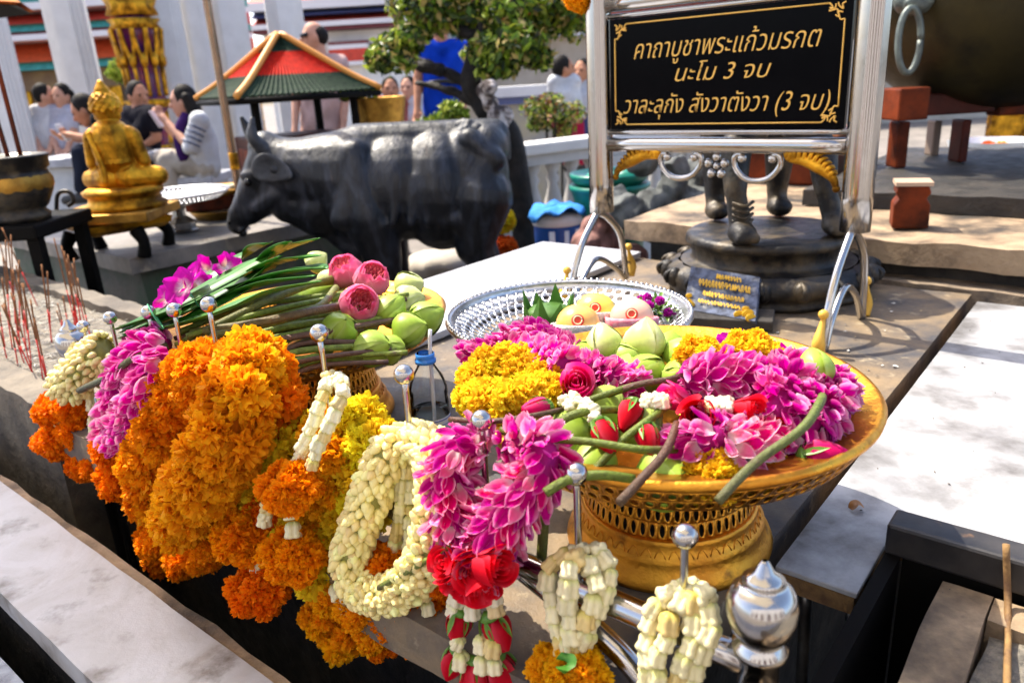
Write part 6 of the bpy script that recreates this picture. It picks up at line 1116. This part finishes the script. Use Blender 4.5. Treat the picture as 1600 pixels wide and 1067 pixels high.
# ================================================================ people
def person(lab, J, skin='skin', shirt=None, trousers=None, hair='short', face=(-1, 0, 0), sc=1., sleeves=.6, extra=None, shirt2=None, voxel=.011, shoe=(.03, .03, .03)):
    j = {k: np.array(v, float) for k, v in J.items()}; base = np.array([j['hip'][0], j['hip'][1], min(j['ftL'][2], j['ftR'][2]) - .04]); t = T('person', lab, 'person', base); g = MB(); s = sc
    fd = nrm(face); hd = j['head']; side = nrm(np.cross(fd, [0, 0, 1.])); up = np.cross(side, fd)
    HF = np.stack([side, fd, up], 1)
    def hp(x, y, z): return hd + HF @ (np.array([x, y, z]) * s)
    V, Fq = sph((0, 0, 0), (.075 * s, .093 * s, .112 * s), 20, 14); g.add(V @ HF.T + hd, Fq); g.add(*capsule(hp(0, .03, -.055), .055 * s, hp(0, .055, -.085), .035 * s)); g.add(*capsule(hp(0, .088, .005), .012 * s, hp(0, .108, -.022), .017 * s)); g.add(*capsule(hp(-.02, .09, -.06), .010 * s, hp(.02, .09, -.06), .010 * s))
    for q in (-1, 1): V, Fq = sph((0, 0, 0), (.012 * s, .022 * s, .034 * s), 10, 8); g.add(V @ HF.T + hp(q * .078, -.005, -.01), Fq); g.add(*capsule(hp(q * .045, .078, .028), .011 * s, hp(q * .018, .085, .026), .010 * s))
    nk = (j['shL'] + j['shR']) / 2; g.add(*capsule(hp(0, -.02, -.06), .052 * s, nk + [0, 0, .02], .06 * s)); hip = j['hip']
    def torso(gg, e): 
        m = nk * .55 + hip * .45
        for q in ('shL', 'shR'): gg.add(*capsule(j[q] + (nk - j[q]) * .15, .062 * s + e, m + (j[q] - nk) * .35, .105 * s + e)); gg.add(*capsule(m + (j[q] - nk) * .35, .105 * s + e, hip + (j[q] - nk) * .3, .115 * s + e))
        gg.add(*capsule(j['shL'], .06 * s + e, j['shR'], .06 * s + e))
    torso(g, 0)
    for q in 'LR':
        g.add(*capsule(j['sh' + q], .052 * s, j['el' + q], .042 * s)); g.add(*capsule(j['el' + q], .041 * s, j['ha' + q], .027 * s))
        g.add(*capsule(hip + (j['kn' + q] - hip) * .05 + (j['sh' + q] - nk) * .4, .092 * s, j['kn' + q], .06 * s)); g.add(*capsule(j['kn' + q], .058 * s, j['ft' + q], .038 * s))
        h = j['ha' + q]; dr = nrm(h - j['el' + q]); fr_ = frame(dr); g.add(*capsule(h, .026 * s, h + dr * .07 * s, .030 * s))
        for i in range(4): o = fr_[:, 0] * (i - 1.5) * .019 * s; L = (.062, .075, .07, .055)[i] * s; a = h + dr * .085 * s + o; b = a + dr * L * .6 + fr_[:, 1] * .012 * s; g.add(*capsule(a, .0095 * s, b, .009 * s, 8)); g.add(*capsule(b, .009 * s, b + dr * L * .25 + fr_[:, 1] * .03 * s, .008 * s, 8))
        a = h + dr * .03 * s + fr_[:, 0] * .03 * s; g.add(*capsule(a, .011 * s, a + dr * .045 * s + fr_[:, 0] * .02 * s + fr_[:, 1] * .02 * s, .009 * s, 8))
    part('body', blob(g, voxel, 3), M[skin], t)
    if shirt is not None:
        gg = MB(); torso(gg, .016 * s)
        for q in 'LR': e = j['sh' + q] * (1 - sleeves) + j['el' + q] * sleeves if sleeves <= 1 else j['el' + q] * (2 - sleeves) + j['ha' + q] * (sleeves - 1); gg.add(*capsule(j['sh' + q], .067 * s, e if sleeves <= 1 else j['el' + q], .058 * s)); (sleeves > 1) and gg.add(*capsule(j['el' + q], .056 * s, e, .045 * s))
        part('shirt', nb(blob(gg, voxel * 1.1, 3), .010, 16), shirt, t)
    if trousers is not None:
        gg = MB(); gg.add(*sph(hip, .135 * s))
        for q in 'LR': gg.add(*capsule(hip + (j['sh' + q] - nk) * .4, .115 * s, j['kn' + q], .078 * s)); gg.add(*capsule(j['kn' + q], .076 * s, j['ft' + q] + [0, 0, .05], .058 * s))
        part('trousers', nb(blob(gg, voxel * 1.1, 3), .009, 16), trousers, t)
    for q in 'LR': d = nrm(np.array([face[0], face[1], 0])); part('shoe', MB().add(*capsule(j['ft' + q] + [0, 0, -.02], .045 * s, j['ft' + q] + d * .14 * s + [0, 0, -.03], .036 * s)), flat('shoe', shoe), t)
    gg = MB()
    if hair != 'none':
        V, Fq = sph((0, -.016 * s, .018 * s), (.084 * s, .094 * s, .108 * s), 22, 16); k = V[:, 1] > .045 * s; V[k, 2] = np.maximum(V[k, 2], .075 * s); V[k, 1] *= .9
        if hair == 'bald': V = V * [1.02, .82, .74] + [0, -.024 * s, -.008 * s]
        gg.add(V @ HF.T + hd, Fq)
        if hair == 'long':
            for q in np.linspace(-1, 1, 7): gg.add(*capsule(hp(q * .075, -.04 - .03 * (1 - q * q), .02), .035 * s, hp(q * .085, -.06 - .04 * (1 - q * q), -.28), .03 * s))
        part('hair', blob(gg, .008, 2), M['hair'], t)
    for q in (-1, 1): part('eye', MB().add(*sph(hp(q * .032, .083, .012), .0105 * s, 10, 8)), flat('dark_eye', (.02, .015, .012), .2), t)
    if extra: extra(t, j, hp)
    return t
def pj(D, **k): return {n: PD(v[0], v[1], D + (v[2] if len(v) > 2 else 0)) for n, v in k.items()}
tx = lambda n, c, c2=None: pm(n, dark(c, .8), .9, 0, dark(c2 or dark(c, .7), .8), 6, bump=.4, bs=22, spec=.08)
def phone(t, j, hp, c=(.75, .72, .68)): 
    p = (j['haL'] + j['haR']) / 2 + [-.06, -.02, .04]; o = one('phone', MB().add(*box(p[0], p[1], p[2], .02, .075, .14, np.array([[.9, 0, .43], [0, 1, 0], [-.43, 0, .9]]))), flat('phone_case', c, .3), None, None, smooth=False, bevel=.006); return o
person('man in a black t-shirt bending over his phone, seated left of the golden figure', pj(6.3, head=(133, 172), shL=(158, 188, -.16), shR=(166, 186, .18), elL=(165, 222, -.2), elR=(160, 222, .22), haL=(118, 213, -.1), haR=(112, 216, .06), hip=(172, 242), knL=(128, 240, -.12), knR=(132, 242, .14), ftL=(132, 305, -.12), ftR=(140, 302, .14)), 'skin', tx('black_jersey', (.018, .018, .02)), tx('dark_trousers', (.025, .03, .05)), face=(-.85, -.2, -.45), sleeves=.75)
o = phone(None, pj(6.3, haL=(118, 213, -.1), haR=(112, 216, .06)), None); o['label'] = 'pale phone held by the man in the black t-shirt'; o['category'] = 'phone'
def strip(t, j, hp):
    for a, b in (('shL', 'elL'), ('shR', 'elR')):
        st_ = MB()
        for f in (.25, .45, .65, .85): c = j[a] * (1 - f) + j[b] * f; d = nrm(j[b] - j[a]); fr_ = frame(d); st_.add(*tube([c + fr_[:, 0] * .0625 * math.cos(x) + fr_[:, 1] * .0625 * math.sin(x) for x in np.linspace(0, 6.283, 17)], .008, 5, raw=True))
        part('sleeve_stripes', st_, flat('grey_stripe', (.12, .14, .2)), t)
    nk = (j['shL'] + j['shR']) / 2; part('scarf', MB().add(*tube([nk + [-.05, -.08, .06], nk + [-.11, -.14, -.08], nk + [-.10, -.15, -.28]], [.035, .045, .05], 10)), tx('purple_scarf', (.06, .02, .12)), t)
WJ = dict(head=(287, 158), shL=(312, 190, -.17), shR=(308, 190, .18), elL=(296, 230, -.22), elR=(290, 228, .2), haL=(262, 192, -.1), haR=(258, 196, .08), hip=(318, 258), knL=(262, 250, -.12), knR=(255, 247, .14), ftL=(275, 318, -.12), ftR=(268, 312, .14))
person('woman with long dark hair in a striped top, seated and raising her phone', pj(6.25, **WJ), 'skin_pale', tx('white_stripe_knit', (.72, .72, .72), (.6, .6, .62)), tx('beige_trousers', (.62, .55, .46)), 'long', (-1, -.15, -.12), sleeves=1.0, extra=strip, shoe=(.2, .25, .4))
o = phone(None, pj(6.25, haL=(262, 192, -.1), haR=(258, 196, .08)), None, (.6, .5, .5)); o['label'] = 'phone raised in the hands of the woman in the striped top'; o['category'] = 'phone'
person('person in black with magenta collar, sitting half hidden behind the golden figure', pj(6.9, head=(216, 150), shL=(238, 178, -.15), shR=(200, 178, .1), elL=(245, 215, -.15), elR=(195, 212, .1), haL=(225, 228, -.2), haR=(212, 228, -.1), hip=(222, 245), knL=(235, 250, -.4), knR=(208, 250, -.4), ftL=(238, 310, -.4), ftR=(206, 310, -.4)), 'skin', tx('black_knit', (.02, .018, .025)), tx('black_trousers', (.02, .02, .025)), face=(.8, -.6, -.1), extra=lambda t, j, hp: part('collar', MB().add(*tube([hp(-.07, .02, -.13), hp(0, .07, -.16), hp(.07, .02, -.13)], .02, 8)), flat('magenta_trim', (.5, .02, .25)), t))
for lab, x, c, c2 in (('tourist in a white blouse and blue jeans, left of the man with the phone', 70, (.75, .73, .74), (.10, .13, .25)), ('tourist with a pale lilac top among the crowd by the second column', 97, (.62, .6, .68), (.12, .12, .22))):
    person(lab, pj(8.2, head=(x, 150), shL=(x + 14, 175, 0), shR=(x - 14, 175, 0), elL=(x + 18, 205, -.05), elR=(x - 18, 205, -.05), haL=(x + 10, 228, -.15), haR=(x - 10, 228, -.15), hip=(x + 3, 232), knL=(x + 10, 262), knR=(x - 2, 262), ftL=(x + 14, 300), ftR=(x + 3, 300)), 'skin_pale', tx('pale_blouse', c), tx('jeans', c2), 'long' if x > 80 else 'short', (-.3, -.9, -.1) if x > 80 else (.9, .3, 0), sleeves=.7, voxel=.014)
def shades(t, j, hp): part('sunglasses', MB().add(*tube([hp(-.07, .06, .015), hp(-.04, .092, .012), hp(.04, .092, .012), hp(.07, .06, .015)], .017, 8)), flat('black_lens', (.01, .01, .012), .1), t)
def standing(lab, x, y, D, hpx, lean=0, **k):          # hpx: photo pixels from crown to chin
    h = hpx; return person(lab, pj(D, head=(x, y), shL=(x + 32 * h / 42 + lean, y + 42 * h / 42, -.0), shR=(x - 26 * h / 42 + lean, y + 42 * h / 42), elL=(x + 40 * h / 42 + lean, y + 92 * h / 42), elR=(x - 36 * h / 42 + lean, y + 92 * h / 42), haL=(x + 38 * h / 42 + lean, y + 138 * h / 42, -.1), haR=(x - 38 * h / 42 + lean, y + 138 * h / 42, -.1), hip=(x + 6 + lean, y + 142 * h / 42), knL=(x + 22 + lean, y + 220 * h / 42), knR=(x - 4 + lean, y + 220 * h / 42), ftL=(x + 30 + lean, y + 300 * h / 42), ftR=(x + 6 + lean, y + 300 * h / 42)), **k)
standing('balding man in sunglasses and pink shirt, standing behind the model shrine roof', 491, 58, 6.6, 42, 8, skin='skin_pale', shirt=tx('pink_shirt', (.72, .48, .42)), trousers=tx('grey_trousers', (.2, .2, .2)), hair='bald', face=(-.95, -.3, 0), extra=shades)
def belt(t, j, hp): h = j['hip']; nk = (j['shL'] + j['shR']) / 2; c = nk * .45 + h * .55; part('camera_strap', MB().add(*tube([c + [.17 * math.cos(a), .15 * math.sin(a), .01 * math.sin(3 * a)] for a in np.linspace(0, 6.283, 25)], .018, 6, raw=True)), flat('black_strap', (.015, .015, .015)), t)
standing('man in a bright blue shirt with a black strap, standing behind the tree', 688, 36, 6.4, 40, 0, skin='skin', shirt=tx('bright_blue_cotton', (.008, .06, .55)), trousers=tx('navy_trousers', (.03, .04, .09)), hair='short', face=(.3, .9, 0), sleeves=.55, extra=belt)
standing('visitor with white sleeves and a red skirt, right of the tree by the terrace', 880, 108, 7.4, 21, 0, skin='skin', shirt=tx('white_cotton', (.75, .75, .76)), trousers=tx('red_skirt', (.5, .02, .08)), hair='short', face=(.9, .2, 0))
standing('visitor in a pale shirt and blue trousers, just left of the sign post', 910, 112, 7.8, 21, 0, skin='skin', shirt=tx('pale_blue_shirt', (.62, .64, .7)), trousers=tx('blue_trousers', (.08, .1, .3)), hair='short', face=(-.5, -.8, 0))
standing('dark haired visitor in a peach top seen through the model shrine', 497, 150, 7.2, 24, 0, skin='skin_pale', shirt=tx('peach_top', (.7, .45, .38)), trousers=tx('brown_trousers', (.15, .1, .08)), hair='short', face=(-.6, .6, 0))
standing('visitor in a red top between the planter and the blue shirted man', 610, 140, 7.9, 22, 0, skin='skin', shirt=tx('dull_red_top', (.42, .12, .1)), trousers=tx('charcoal_trousers', (.06, .06, .07)), hair='short', face=(.2, -.9, 0))
standing('visitor in a white top close to the elbow of the blue shirted man', 638, 138, 8.3, 22, 0, skin='skin_pale', shirt=tx('bright_white_top', (.8, .8, .82)), trousers=tx('white_grey_trousers', (.5, .5, .55)), hair='short', face=(-.2, -.9, 0))
